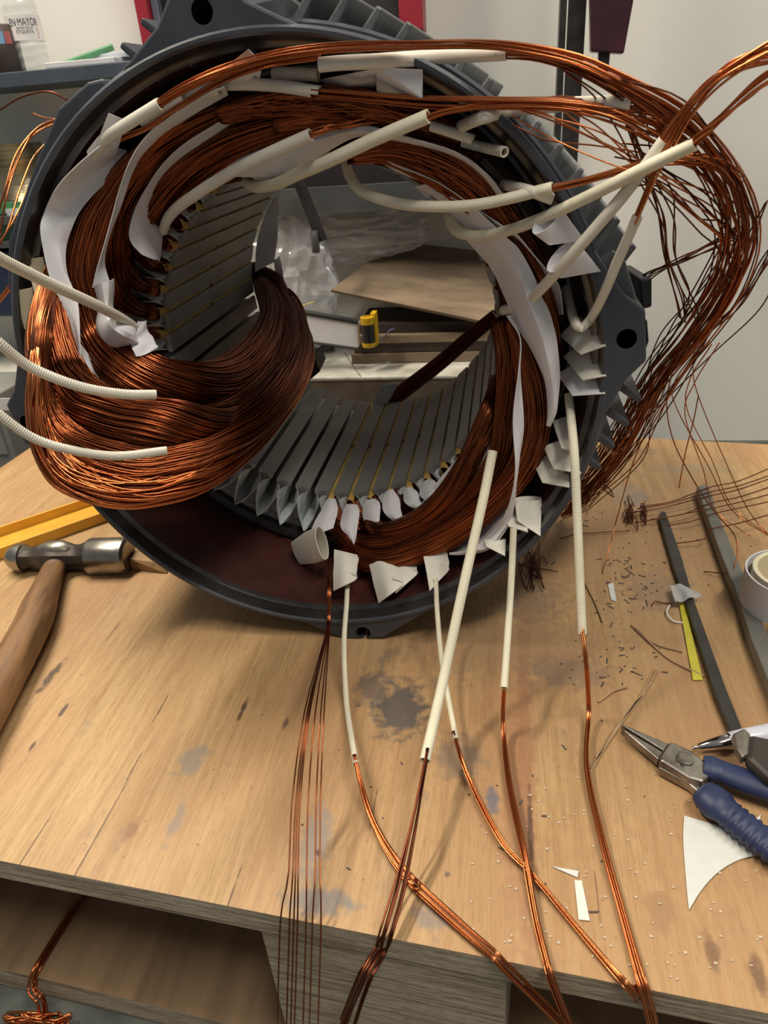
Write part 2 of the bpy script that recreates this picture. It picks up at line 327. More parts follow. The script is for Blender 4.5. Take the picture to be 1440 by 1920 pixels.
# hanging dark red case beside the upright
MAR = plain('maroon_plastic', (.06, .016, .022), (.03, .012, .016), .28, 0, 30)
hc = empty('hanging_case', P(1148, 100, .54)); tag(hc, 'dark maroon plastic case hanging beside the black rack post', 'case')
q = [P(x, y, .54) for x, y in ((1106, -120), (1210, -120), (1170, 101), (1108, 97))]
mb = MB(); mb.prism(q, (0, .02, 0)); mb.build('case_body', MAR, hc, bevel=.002)
q = [P(x, y, .545) for x, y in ((1122, 98), (1144, 99), (1141, 135), (1122, 133))]
mb = MB(); mb.prism(q, (0, .006, 0)); mb.build('clip', DST, hc)
# red cabinet on the upper shelf level
RDP = plain('red_cabinet_paint', (.34, .022, .035), (.28, .018, .03), .4, 0, 30); DKG = plain('dark_grey_panel', (.03, .03, .032), None, .5)
rc = empty('red_cabinet', (-.17, .62, .42)); tag(rc, 'red framed wall cabinet with dark panel behind the motor', 'cabinet')
xa, xb = P(268, 60, .62)[0], P(790, 20, .62)[0]; z0 = zz(285, 105, .62)
for x in (xa + .006, xb - .012):
    mb = MB(); mb.box((x, .635, z0 + .25), (.008 if x < 0 else .014, .02, .25)); mb.build('side_frame', RDP, rc, bevel=.001)
mb = MB(); mb.box(((xa + xb) / 2, .650, z0 + .25), ((xb - xa) / 2 - .01, .01, .245)); mb.build('door_panel', DKG, rc)
for zq in (z0 + .055, z0 + .3):
    mb = MB(); mb.box((xa + .0195, .630, zq), (.0045, .006, .035)); mb.build('hinge', plain('hinge_grey', (.25, .28, .33), None, .4, .5), rc, bevel=.001)
mb = MB(); mb.box(((xa + xb) / 2, .635, z0 - .003), ((xb - xa) / 2, .02, .003)); mb.build('bottom_rail', RDP, rc)
# ------------------------------------------------------------------ plastic bottle on the shelf
def glass(name, col, rough=.08, ior=1.3, alpha=1):
    m, nt, b = mat(name); b.inputs['Base Color'].default_value = (*col, 1); b.inputs['Transmission Weight'].default_value = .85
    b.inputs['Roughness'].default_value = rough; b.inputs['IOR'].default_value = ior; return m, nt, b
GLS, nt, b = glass('clear_bottle', (.86, .9, .86), .10, 1.45); b.inputs['Alpha'].default_value = .30; b.inputs['Transmission Weight'].default_value = .2; b.inputs['Specular IOR Level'].default_value = .9
bp = P(66, 130, .60); bp[2] = sz + .0005
bo = empty('plastic_bottle', bp); tag(bo, 'clear ribbed plastic bottle with printed white label on shelf', 'bottle')
prof = [(0, .012), (.001, .0185), (.006, .020), (.012, .0195), (.016, .0185), (.020, .020), (.026, .0205), (.030, .019), (.034, .020), (.040, .021), (.043, .0195), (.046, .0195)]
prof += [(.047, .0205), (.085, .0205), (.086, .0195), (.089, .0205), (.093, .0195), (.097, .021), (.10, .0205), (.112, .019), (.125, .012), (.132, .0085), (.145, .0085)]
prof = [(a_ * .70, r_) for a_, r_ in prof]
mb = MB(); lathe(mb, prof, bp, (0, 0, 1), 28); mb.build('bottle_body', GLS, bo, smooth=True)
LBW = plain('white_label', (.82, .80, .78), (.78, .76, .74), .5, bs=0); INK = plain('dark_ink', (.03, .03, .06), None, .6, bs=0); REDI = plain('red_ink', (.6, .12, .08), None, .6, bs=0)
mb = MB(); lathe(mb, [(.0329, .0208), (.0595, .0208)], bp, (0, 0, 1), 28, cap=False); lab = mb.build('label_band', LBW, bo, smooth=True)
mb = MB(); lathe(mb, [(.1015, .011), (.112, .011)], bp, (0, 0, 1), 24); mb.build('cap', plain('bottle_cap', (.2, .35, .6), None, .5), bo)
def text(body, size, loc, rot, m, parent, name, wrap_c=None, wrap_r=0, sx=1.0, a0=0.0):
    c = bpy.data.curves.new(name, 'FONT'); c.body = body; c.size = size; c.align_x = 'CENTER'; c.resolution_u = 3
    o = bpy.data.objects.new(name, c); COL.objects.link(o); bpy.context.view_layer.update()
    me = bpy.data.meshes.new_from_object(o.evaluated_get(bpy.context.evaluated_depsgraph_get())); bpy.data.objects.remove(o)
    bmm = bmesh.new(); bmm.from_mesh(me); bmesh.ops.triangulate(bmm, faces=bmm.faces)
    bmesh.ops.subdivide_edges(bmm, edges=[e for e in bmm.edges if e.calc_length() > size * .25], cuts=2); bmm.to_mesh(me); bmm.free()
    for v in me.vertices:
        x, y = v.co.x * sx, v.co.y
        if wrap_c is not None:
            a = a0 + x / wrap_r; v.co = (wrap_c[0] + wrap_r * math.sin(a), wrap_c[1] - wrap_r * math.cos(a), loc + y)
    me.materials.append(m); o = bpy.data.objects.new(name, me); COL.objects.link(o)
    o.parent = parent; o.matrix_parent_inverse = parent.matrix_basis.inverted(); return o
av = math.atan2(CAM[0] - bp[0], -(CAM[1] - bp[1]))
text('EN·MAYOR', .0115, bp[2] + .0478, 0, INK, lab, 'label_lettering', bp, .0210, .62, av)
text('SIEMPRE HOY SE', .0030, bp[2] + .0445, 0, INK, lab, 'label_lettering', bp, .0210, .9, av)
text('ETIQUETA.', .0052, bp[2] + .0400, 0, INK, lab, 'label_lettering', bp, .0210, .85, av)
text('}', .012, bp[2] + .037, 0, REDI, lab, 'label_mark', bp, .0210, .6, av + .75)
text('›', .009, bp[2] + .042, 0, REDI, lab, 'label_mark', bp, .0210, .8, av - .8)
# mug, booklets and the green strip beside it
mp = P(12, 128, .585); mp[2] = sz + .0005; MUG = plain('brown_mug', (.075, .055, .045), (.05, .038, .03), .5)
mg = empty('mug', mp); tag(mg, 'brown mug with small printed sticker at the shelf end', 'mug')
mb = MB(); lathe(mb, [(0, .020), (.002, .023), (.05, .024), (.051, .022), (.006, .020)], mp, (0, 0, 1), 28, cap=True); mb.build('mug_body', MUG, mg, smooth=True)
def sticker(parent, c, r, a, h, wdt, z, m, nm):
    mb = MB(); aa = np.linspace(a - wdt / r / 2, a + wdt / r / 2, 6)
    V = [(c[0] + (r) * math.sin(t), c[1] - r * math.cos(t), c[2] + z + k * h) for t in aa for k in (0, 1)]
    mb.add(V, [[2 * i, 2 * i + 2, 2 * i + 3, 2 * i + 1] for i in range(5)]); return mb.build(nm, m, parent)
am = math.atan2(CAM[0] - mp[0], -(CAM[1] - mp[1]))
sticker(mg, mp, .0243, am + .12, .013, .008, .03, plain('blue_sticker', (.25, .5, .75), None, .5, bs=0), 'sticker')
sticker(mg, mp, .0243, am + .48, .013, .008, .03, plain('red_sticker', (.55, .16, .16), None, .5, bs=0), 'sticker')
def slab(name, corners, th, m, label, cat, bevel=.0008, group=None):
    mb = MB(); c = [np.asarray(x, float) for x in corners]; n = np.cross(c[1] - c[0], c[2] - c[0]); n /= np.linalg.norm(n)
    if n[2] < 0: n = -n
    mb.prism(c, -n * th); o = mb.build(name, m, bevel=bevel); tag(o, label, cat, group); return o
BKW = plain('booklet_paper', (.68, .67, .67), (.60, .59, .60), .6)
def sp(px, py, h): return T(px, py, sz + h)
b0 = sp(108, 133, .006); b1_ = P(230, 140, b0[1]); 
def rect(c, hx, hy, z, rot):
    R_ = np.array([[math.cos(rot), -math.sin(rot)], [math.sin(rot), math.cos(rot)]]); return [np.array([*(np.array(c[:2]) + R_ @ np.array(q)), z]) for q in ((-hx, -hy), (hx, -hy), (hx, hy), (-hx, hy))]
bc = P(175, 128, .60)
slab('booklet', rect(bc, .045, .035, sz + .0065, .05), .006, BKW, 'thin white booklet lying lowest on the shelf', 'booklet')
slab('booklet', rect(bc + np.array([.02, .018, 0]), .035, .025, sz + .013, -.1), .006, plain('booklet_blue', (.50, .54, .60), None, .6), 'pale blue booklet lying on top of the white booklet', 'booklet')
GRN = plain('green_plastic', (.07, .26, .11), (.05, .20, .09), .4)
mb = MB(); ga, gb = P(92, 131, .575), P(212, 88, .60); tube_mesh(mb, [ga, (ga + gb) / 2, gb], .0042, 4); tag(mb.build('green_strip', GRN), 'green plastic strip leaning across the booklets', 'strip')
# things under the shelf on the left
sx0 = P(40, 300, .60); sp_z = sz - .118 - .045
SPM = plain('wound_brass_wire', (.55, .47, .30), (.30, .25, .15), .3, .9, 1, .6, 1, .0006, mapscale=(8, 8, 900))
spo = empty('wire_spool', (sx0[0] - .01, .61, sp_z)); tag(spo, 'spool of pale brass wire under the shelf', 'spool')
c0 = np.array([sx0[0] - .01, .61, sp_z]); hgt = zz(40, 262, .60) - sp_z
mb = MB(); lathe(mb, [(.008, .034), (hgt - .004, .034)], c0, (0, 0, 1), 28); mb.build('winding', SPM, spo, smooth=True)
mb = MB(); lathe(mb, [(0, .040), (.008, .040)], c0, (0, 0, 1), 28); mb.build('flange', BKW, spo)
gx = P(20, 400, .585); gz1 = zz(20, 372, .585); gz0 = zz(20, 442, .585)
mb = MB(); mb.box((gx[0] - .02, .60, (gz0 + gz1) / 2 - .004), (.055, .025, (gz1 - gz0) / 2)); gbx = mb.build('carton', GRN, bevel=.001); tag(gbx, 'green carton with dark stripe below the wire spool', 'carton')
mb = MB(); mb.box((gx[0] - .02, .5745, (gz0 + gz1) / 2), (.0551, .0006, .006)); mb.build('stripe', BLK, gbx)
mb = MB(); zl = gz0 - .008; mb.box((-.62, .60, zl), (.30, .045, .004)); mb.build('bottom_shelf', MET, rack)
mb = MB(); x_ = P(14, 600, .56)[0]; mb.box((x_ - .03, .60, zl - .055), (.075, .035, .045)); tag(mb.build('storage_bin', plain('dark_blue_bin', (.018, .03, .07), None, .5), bevel=.003), 'dark blue bin in shadow left of the motor', 'bin')
dz1 = zz(20, 690, .50); dz0 = FZ + .001
CAB = plain('grey_cabinet', (.26, .26, .24), (.20, .20, .185), .5, .1, 12); cb = empty('drawer_cabinet', (-.66, .50, FZ)); tag(cb, 'grey metal drawer cabinet left of the pallet', 'cabinet')
mb = MB(); mb.box((-.64, .435, (dz1 + dz0) / 2), (.12, .05, (dz1 - dz0) / 2)); mb.build('cabinet_body', CAB, cb, bevel=.002)
mb = MB(); mb.box((-.64, .3835, dz1 - .045), (.112, .0018, .036)); dr = mb.build('drawer_front', CAB, cb, bevel=.001)
q = P(12, 758, .381); mb = MB(); mb.box((q[0], .3812, q[2]), (.012, .0006, .008)); mb.build('label_card', BKW, dr)
# ------------------------------------------------------------------ things on the bench, seen through the bore
BRD = plain('weathered_ply_sheet', (.30, .215, .135), (.17, .12, .075), .75, 0, 1, .2, 1, mapscale=(12, 60, 30))
bq = [P(620, 543, .560), P(925, 606, .535), P(935, 474, .652), P(742, 452, .660)]
slab('plywood_sheet', bq, .005, BRD, 'weathered plywood sheet lying on top of the board stack', 'board', .0005)
for i, (za, zb, m, y0) in enumerate(((.0305, .044, BRD, .553), (.0445, .058, plain('dark_board', (.07, .05, .038), None, .7), .556), (.0585, .070, BRD, .551), (.0705, .084, plain('darker_board', (.05, .036, .028), None, .7), .560))):
    x0 = P(655 + 6 * i, 630, y0)[0]; mb = MB(); mb.box(((x0 + .17) / 2, y0 + .045, (za + zb) / 2), ((.17 - x0) / 2, .045, (zb - za) / 2))
    tag(mb.build('wooden_board', m, bevel=.0008), ('lowest wooden board of the stack on the bench', 'dark board second from the bottom of the bench stack', 'brown board third from the bottom of the bench stack', 'dark top board of the stack under the ply sheet')[i], 'board', 'boards stacked on the bench')
wl = empty('work_light', P(620, 640, .525)); tag(wl, 'rectangular LED work light with yellow and black end grip', 'work light')
LED = plain('led_diffuser', (.88, .89, .93), (.82, .84, .90), .35, bs=0); 
pa, pb, pc, pd = P(540, 583, .53), P(672, 606, .528), P(672, 653, .526), P(548, 636, .528)
mb = MB(); mb.prism([pa, pb, pc, pd], (0, .012, 0)); mb.build('light_panel', LED, wl, bevel=.001)
def bar(p, q, r, m, nm, par, ns=4): mb = MB(); tube_mesh(mb, [p, (p + q) / 2, q], r, ns); return mb.build(nm, m, par)
up = np.array([0, 0, .002]); bar(pa + up, pb + up, .0035, BLK, 'frame_bar', wl); bar(pd - up * .4, pc - up * .4, .002, BLK, 'frame_bar', wl)
YEL = plain('yellow_plastic', (.72, .44, .02), (.62, .37, .015), .4, bs=.05)
g0, g1 = P(688, 650, .522), P(688, 596, .522); g0[0] = g1[0]; gl = g1[2] - g0[2]
mb = MB(); lathe(mb, [(0, .0075), (.001, .009), (gl * .16, .009)], g0, (0, 0, 1), 20); mb.build('end_ring', YEL, wl, smooth=False)
mb = MB(); lathe(mb, [(gl * .16, .0085), (gl * .80, .0085)], g0, (0, 0, 1), 20); mb.build('grip', BLK, wl, smooth=False)
mb = MB(); lathe(mb, [(gl * .80, .009), (gl * 1.03, .009), (gl * 1.04, .0055), (gl * 1.0, .0055)], g0, (0, 0, 1), 20); mb.build('end_ring', YEL, wl)
mb = MB(); mb.box((g0[0] + .007, g0[1] + .013, g0[2] + gl * .55), (.0035, .009, gl * .56)); mb.build('bracket', YEL, wl, bevel=.001)
CBL = plain('black_cable', (.03, .03, .032), None, .45)
cc = T(600, 655, .033); mb = MB(); th = np.linspace(0, 2 * math.pi * 4.6, 130)
tube_mesh(mb, np.stack([cc[0] + .020 * np.cos(th) * (1 + .12 * np.sin(th * .37)), cc[1] - .004 + .010 * np.sin(th) * (1 + .1 * np.cos(th * .3)), .0325 + .0011 * th / 6 + .001], 1), .0018, 6)
tag(mb.build('coiled_cable', CBL, smooth=True), 'coiled black cable lying in front of the work light', 'cable')
# clear plastic bag crumpled against the wall
def bag(name, c, rad, seed, label):
    bmm = bmesh.new(); bmesh.ops.create_icosphere(bmm, subdivisions=5, radius=1); rg = np.random.default_rng(seed)
    ks = rg.normal(size=(14, 3)); ks = ks / np.linalg.norm(ks, axis=1)[:, None] * np.linspace(2.5, 20, 14)[:, None]; ph = rg.uniform(0, 6.3, 14)
    for v in bmm.verts:
        p = np.array(v.co); d = sum(np.abs(np.sin(ks[i] @ p + ph[i])) * .55 / (1 + .25 * i) for i in range(14)) - .7
        p = p * (1 + .42 * d); v.co = p * rad
    me = bpy.data.meshes.new(name); bmm.to_mesh(me); bmm.free(); me.polygons.foreach_set('use_smooth', np.zeros(len(me.polygons), bool)); me.materials.append(BAG); o = bpy.data.objects.new(name, me); COL.objects.link(o); o.location = c
    return tag(o, label, 'plastic bag')
BAG, nt, b = glass('clear_film', (.92, .93, .95), .22, 1.12); b.inputs['Transmission Weight'].default_value = .3; b.inputs['Base Color'].default_value = (.85, .86, .88, 1); b.inputs['Alpha'].default_value = .5; b.inputs['Roughness'].default_value = .16; b.inputs['Specular IOR Level'].default_value = 1.0; b.inputs['IOR'].default_value = 1.5
bag('plastic_bag', P(545, 535, .60) + np.array([0, .0, .012]), np.array([.042, .024, .062]), 3, 'crumpled clear plastic bag standing behind the work light')
bag('plastic_bag', P(665, 428, .625), np.array([.058, .020, .026]), 9, 'clear plastic bag slumped over the plywood sheet')
# dark steel bar hanging from the rack
mb = MB(); ba, bb = P(556, 330, .535), P(604, 452, .535); tube_mesh(mb, [ba, (ba + bb) / 2, bb], .0072, 4, .3); tb = mb.build('steel_strap', DST); tag(tb, 'dark flat steel strap hanging diagonally inside the bore view', 'strap')
mb = MB(); lathe(mb, [(0, .004), (.001, .005), (.026, .005), (.027, .004)], P(593, 474, .530), (0, 0, 1), 14); mb.build('pin', MET, tb, smooth=True)
# small litter on the bench
YW = plain('yellow_wire', (.62, .50, .10), None, .5, bs=0); PKW = plain('pink_wire', (.62, .2, .22), None, .5, bs=0); BLW = plain('blue_wire', (.16, .15, .35), None, .5, bs=0)
def wire1(name, L, r, m, label, cat='wire', group=None, n=24):
    mb = MB(); mb.strands(crom(pts(L), n)[None], r, 6, np.array([.5])); return tag(mb.build(name, m, smooth=True), label, cat, group)
wire1('wire_offcut', [(543, 575, .54), (552, 560, .545), (558, 575, .54), (570, 572, .54), (590, 566, .545)], .0009, YW, 'bent yellow wire offcut behind the work light')
wire1('wire_offcut', [(538, 545, .55), (548, 558, .55), (556, 566, .55)], .0009, PKW, 'short pink wire beside the plastic bag')
wire1('wire_offcut', [(705, 642, .535), (720, 632, .54), (730, 620, .545), (740, 616, .55)], .0008, BLW, 'thin blue wire right of the work light grip')
wire1('wire_offcut', [(645, 660, 0, .031), (665, 690, 0, .031), (676, 705, 0, .031)], .0006, BRN, 'thin brown wire lying on the stained white bench top')
wire1('wire_offcut', [(700, 657, 0, .0315), (718, 660, 0, .0315), (742, 659, 0, .0315)], .0013, PKW, 'red wire scrap on the white bench top')
th = np.linspace(0, 6.28, 24); rc_ = T(722, 678, .031)
mb = MB(); tube_mesh(mb, np.stack([rc_[0] + .012 * np.cos(th), rc_[1] + .008 * np.sin(th), np.full(24, .0312)], 1), .0008, 6); tag(mb.build('wire_ring', plain('grey_wire', (.35, .35, .32), None, .5), smooth=True), 'thin grey wire ring on the bench top', 'wire')
# ================================================================== the motor frame
mot = empty('motor_stator', (0, .02, 0)); tag(mot, 'large grey electric motor stator being rewound with copper coils', 'motor')
AX = np.array([0, 0, ZC])
def ringl(name, prof, m, parent, ns=160, smooth=True):
    mb = MB(); lathe(mb, prof, AX, (0, 1, 0), ns, cap=False); o = mb.build(name, m, parent, smooth)
    if smooth:
        e = o.modifiers.new('split', 'EDGE_SPLIT'); e.split_angle = .5
    return o
ringl('flange_ring', [(.034, .1715), (.034, .183), (.012, .183), (.010, .1815), (.010, .1803), (.0015, .1800), (0, .1785), (0, .1768), (.0012, .1755)], GRY, mot)
ringl('machined_rim', [(.0012, .1755), (.0105, .1742), (.0118, .1730), (.0126, .1712)], RIM, mot)
ringl('inner_shell', [(.0126, .1712), (.060, .1695), (.088, .1670), (.094, .1668)], RED, mot)
ringl('frame_barrel', [(.034, .1715), (.34, .1715), (.34, .178), (.37, .178), (.37, .168), (.285, .167), (.27, .1665)], GRL, mot)
def quad_pt(qd, along, p, y):
    a = math.radians(qd); return np.array([along * math.cos(a) - p * math.sin(a), y, ZC + along * math.sin(a) + p * math.cos(a)])
def fin(qd, p):
    b = math.sqrt(.1722 ** 2 - p * p) - .0005; t = .1875 - 1.57 * p * p + (.005 if qd == 52 else 0) if qd != -38 else float(np.interp(abs(p), [0, .05, .0624, .0785, .0944, .1095], [.1815, .1835, .1850, .1820, .1785, .1735])); h0, h1 = .0030, .0017
    mb = MB(); c = []
    for y, tt in ((.0130, t - .004), (.338, t)):
        c.append([quad_pt(qd, b, p - h0, y), quad_pt(qd, tt, p - h1, y + (.004 if y < .1 else 0)), quad_pt(qd, tt, p + h1, y + (.004 if y < .1 else 0)), quad_pt(qd, b, p + h0, y)])
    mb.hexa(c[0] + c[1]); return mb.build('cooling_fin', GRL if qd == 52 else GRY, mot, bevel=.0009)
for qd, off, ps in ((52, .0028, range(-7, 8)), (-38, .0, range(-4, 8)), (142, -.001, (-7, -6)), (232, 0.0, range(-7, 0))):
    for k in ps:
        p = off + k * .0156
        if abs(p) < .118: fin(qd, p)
# flat mounting pad on the upper left
mb = MB(); pad = [quad_pt(142, math.sqrt(.1778 ** 2 - q_ * q_), q_, .004) for q_ in (.072, .06, .045, .03, .015, 0, -.015, -.03, -.045, -.06, -.076)] + [quad_pt(142, .166, -.0785, .004), quad_pt(142, .1725, -.072, .004), quad_pt(142, .1815, -.052, .004), quad_pt(142, .1835, -.02, .004), quad_pt(142, .1835, .03, .004), quad_pt(142, .1760, .055, .004)]
mb.prism(pad, (0, .33, 0)); mb.build('mounting_pad', GRY, mot, bevel=.0015)
def lug(deg, out):
    a = math.radians(deg); ea = np.array([math.cos(a), 0, math.sin(a)]); eb = np.array([-math.sin(a), 0, math.cos(a)])
    def q(r, b, y): return AX + ea * r + eb * b + np.array([0, y, 0])
    mb = MB(); mb.prism([q(.1735, -.046, .0012), q(.188, -.023, .0012), q(out, -.014, .0012), q(out, .014, .0012), q(.188, .024, .0012), q(.1735, .050, .0012)] + [q(math.sqrt(.1772 ** 2 - b_ * b_), b_, .0012) for b_ in (.036, .024, .012, 0, -.012, -.024, -.034)], (0, .034, 0))
    o = mb.build('bolt_lug', GRY, mot, bevel=.0015)
    mc = MB(); lathe(mc, [(-.02, .0054), (.06, .0054)], q(.1885, 0, 0), (0, 1, 0), 32); k = mc.build('cutter', GRY)
    bo_ = o.modifiers.new('hole', 'BOOLEAN'); bo_.object = k; bo_.solver = 'EXACT'
    bpy.context.view_layer.update(); me = bpy.data.meshes.new_from_object(o.evaluated_get(bpy.context.evaluated_depsgraph_get()))
    o.modifiers.clear(); o.data = me; bpy.data.objects.remove(k, do_unlink=True)
for dg, ot in ((97, .1985), (7.2, .1985), (-82.6, .1938), (187, .1985)): lug(dg, ot)
# rubber stops bolted to the right hand lug
FTB = plain('black_rubber_pad', (.022, .022, .024), (.015, .015, .016), .5); FTW = plain('worn_brown_top', (.13, .10, .07), (.06, .05, .04), .6, 0, 120)
mb = MB(); c = [P(x, y, .040) for x, y in ((1199, 523), (1223, 521), (1223, 576), (1204, 581))]; d = [x + np.array([-.006, .040, 0.0]) for x in c]
mb.hexa(c + d); fb = mb.build('foot_block', FTB, mot, bevel=.0012); fb.data.materials.append(FTW)
for p in fb.data.polygons:
    if p.normal.z > .7: p.material_index = 1
mb = MB(); c = [P(x, y, .040) for x, y in ((1198, 597), (1214, 600), (1217, 640), (1207, 668))]; mb.prism(c, (-.003, .04, 0)); mb.build('foot_block', FTB, mot, bevel=.001)
# light chamfer above the right hand lug
mb = MB(); mb.prism([P(x, y, .010) for x, y in ((1136, 505), (1172, 483), (1203, 588), (1150, 555))], (-.002, .03, 0)); mb.build('cast_gusset', GRL, mot, bevel=.002)
mb = MB(); mb.prism([P(x, y, .010) for x, y in ((440, 0), (540, -20), (535, 44), (470, 48))], (0, .03, -.002)); mb.build('cast_gusset', GRL, mot, bevel=.003)
# ------------------------------------------------------------------ laminated core, slots
def ymesh(fn, name, m):                                      # a mesh about the motor axis, shared by all slots
    mb = MB(); fn(mb); o = mb.build(name, m); return o
mb = MB(); lathe(mb, [(L1, .1495), (L1, .1668), (L2, .1668), (L2, .1495), (L1, .1495)], AX, (0, 1, 0), 96, cap=False)
core = mb.build('stator_core', LAM, mot, smooth=False)
ringl('clamp_ring', [(L1 - .0005, .1645), (L1 - .006, .1640), (L1 - .007, .1610), (L1 - .006, .1560), (L1 - .0005, .1555)], DST, mot, 96)
def slotobj(name, fn, m, ks, off=0.0, smooth=False, bevel=0):
    mb = MB(); fn(mb); first = mb.build(name, m, None, smooth, bevel); out = []
    for i, k in enumerate(ks):
        o = first if i == 0 else first.copy()
        if i: COL.objects.link(o)
        o.parent = core; o.location = AX; o.rotation_euler = (0, -math.radians(-95.2 + 7.5 * k + off), 0); out.append(o)
    return out
def lc(r, t, y): return np.array([r, y, t])                   # local: radial, along axis, tangential
def tooth(mb):
    w0 = BR * math.radians(7.5); prof = [(BR, -w0 / 2 + .0017), (BR, w0 / 2 - .0017), (.1205, w0 / 2 - .0017), (.1235, w0 / 2 - .0038), (.1500, w0 / 2 - .0030), (.1500, -w0 / 2 + .0030), (.1235, -w0 / 2 + .0038), (.1205, -w0 / 2 + .0017)]
    mb.prism([lc(r, t, L1) for r, t in prof], (0, L2 - L1, 0))
slotobj('tooth', tooth, LAM, range(48), 3.75)
FULL = list(range(0, 37)); EMPTY = list(range(37, 48))
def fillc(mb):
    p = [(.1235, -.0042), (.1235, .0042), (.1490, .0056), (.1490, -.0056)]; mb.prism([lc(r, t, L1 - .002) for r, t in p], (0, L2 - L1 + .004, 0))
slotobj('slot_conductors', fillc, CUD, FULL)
def wedge(mb):
    for y0, y1 in ((L1 - .001, .176), (.181, L2 + .004)): mb.box(((.1198 + .1225) / 2, (y0 + y1) / 2, 0), (.0013, (y1 - y0) / 2, .0016))
slotobj('slot_wedge', wedge, WED, FULL)
def wtip(mb):                                                # the wedge end, arched like a small roof
    R0, R1 = [], []; 
    for i in range(9):
        u = i / 8 * 2 - 1; R0.append(lc(.1195 + .0010 * u * u, u * .0020, L1 + .001)); R1.append(lc(.1195 + .0062 * u * u, u * .0040, L1 - .0085))
    V = R0 + R1 + [v + np.array([.0009, 0, 0]) for v in R0 + R1]
    Q = [[i, i + 1, 10 + i, 9 + i] for i in range(8)] + [[18 + i + 1, 18 + i, 27 + i, 28 + i] for i in range(8)] + [[9 + i, 10 + i, 28 + i, 27 + i] for i in range(8)]
    mb.add(V, Q)
slotobj('wedge_tip', wtip, WEB, FULL, smooth=True)
def liner(mb, ext=.0145):                                     # folded paper trough standing out of the slot
    S = []
    for y, wt, wb, rt, rb in ((L1 + .02, .0040, .0048, .1222, .1490), (L1, .0040, .0050, .1220, .1490), (L1 - ext * .45, .0064, .0046, .1205, .1490), (L1 - ext, .0088, .0016, .1215, .1475)):
        S.append([lc(rt, -wt, y), lc((rt * .45 + rb * .55), -(wt * .62 + wb * .38), y), lc(rb, -wb, y), lc(rb + .0006, 0, y - (.003 if y < L1 else 0)), lc(rb, wb, y), lc((rt * .45 + rb * .55), (wt * .62 + wb * .38), y), lc(rt, wt, y)])
    V = [v for s in S for v in s]; n = 7; Q = [[a * n + i, a * n + i + 1, (a + 1) * n + i + 1, (a + 1) * n + i] for a in range(3) for i in range(n - 1)]
    mb.add(V, Q)
lin = slotobj('slot_liner', liner, LIN, EMPTY) + slotobj('slot_liner', lambda m_: liner(m_, .008), LIN, FULL)
for o in lin:
    s = o.modifiers.new('thick', 'SOLIDIFY'); s.thickness = .0004
# ================================================================== copper coils
def unit(v): return v / (np.linalg.norm(v, axis=-1, keepdims=True) + 1e-12)
def bundle(mbs, mbb, A, B, bulge, n, r=.00058, k=44, cross=.05, seed=0, back=.35, fill=.90, loose=0.0, ns=5, tlo=0, thi=1):
    """wires lying side by side between edge A and edge B of a coil, rounded by bulge, over a solid core"""
    g = np.random.default_rng(seed); A = crom(pts(A), k); B = crom(pts(B), k)
    bl = crom(np.array(bulge, float)[:, None] * np.ones(3), k)[:, 0] if np.ndim(bulge) else np.full(k, bulge)
    mid = (A + B) / 2; t = unit(np.gradient(mid, axis=0)); wv = B - A; nr = unit(np.cross(t, wv))
    nr *= np.sign(((CAM - mid) * nr).sum(1).mean())
    if nr[:, 1].mean() > 0 and ((CAM - mid) * nr).sum(1).mean() < 0: nr = -nr
    s = np.linspace(0, 1, k)
    def lay(m, sign, depth):
        th = (np.arange(m) + .5 + g.uniform(-.4, .4, m)) / m * math.pi
        f = np.zeros((m, k))
        for j in range(4): f += np.sin(s[None] * g.uniform(2, 7 + 4 * j, (m, 1)) + g.uniform(0, 6.3, (m, 1))) * cross * math.pi / (1 + j)
        th = np.clip(th[:, None] + f, .02, math.pi - .02); u = .5 - .5 * np.cos(th); hgt = np.sin(th)
        dd = depth + g.uniform(-.05, .04, (m, 1)) + loose * np.sin(s[None] * g.uniform(2, 6, (m, 1)) + g.uniform(0, 6.3, (m, 1)))
        return A[None] + (u * dd + (1 - dd) * .5)[..., None] * wv[None] + (sign * hgt * dd * bl[None])[..., None] * nr[None]
    S = np.concatenate([lay(int(n * .55), 1, 1.0), lay(int(n * .45), 1, .93), lay(max(4, int(n * back)), -1, .97)])
    mbs.strands(S, r, ns, g.uniform(tlo, thi, len(S)))
    a = np.arange(18) * 2 * math.pi / 18; f = fill
    V = mid[:, None] + f * .5 * wv[:, None] * np.cos(a)[None, :, None] + f * bl[:, None, None] * nr[:, None] * np.sin(a)[None, :, None]
    i = np.arange(k * 18).reshape(k, 18); nx = np.roll(i, -1, 1); b = mbb.n
    mbb.add(V.reshape(-1, 3), np.stack([i[:-1], i[1:], nx[1:], nx[:-1]], -1).reshape(-1, 4))
    mbb.poly = getattr(mbb, 'poly', []) + [list(i[0][::-1] + b), list(i[-1] + b)]
def coil(label, parts, m=CU, group='copper coils wound through the stator slots'):
    e = empty('copper_coil', pt(parts[0]['A'][len(parts[0]['A']) // 2])); tag(e, label, 'coil', group)
    ms, mf = MB(), MB()
    for p in parts: bundle(ms, mf, **p)
    ms.build('wire_strands', m, e, smooth=True); mf.build('coil_core', CUB, e, smooth=True); return e
def Ys(L, ys): return [(p[0], p[1], y) for p, y in zip(L, ys)]
def off(path, wpx, ys):                                   # two edges of a band wpx wide (per point) about a pixel path
    q = np.array(path, float); t = np.gradient(q, axis=0); t /= np.linalg.norm(t, axis=1)[:, None]; nn = np.stack([-t[:, 1], t[:, 0]], 1)
    wv = np.broadcast_to(np.asarray(wpx, float), (len(q),))
    a = q + nn * wv[:, None] / 2; b = q - nn * wv[:, None] / 2
    return [(x[0], x[1], y) for x, y in zip(a, ys)], [(x[0], x[1], y) for x, y in zip(b, ys)]
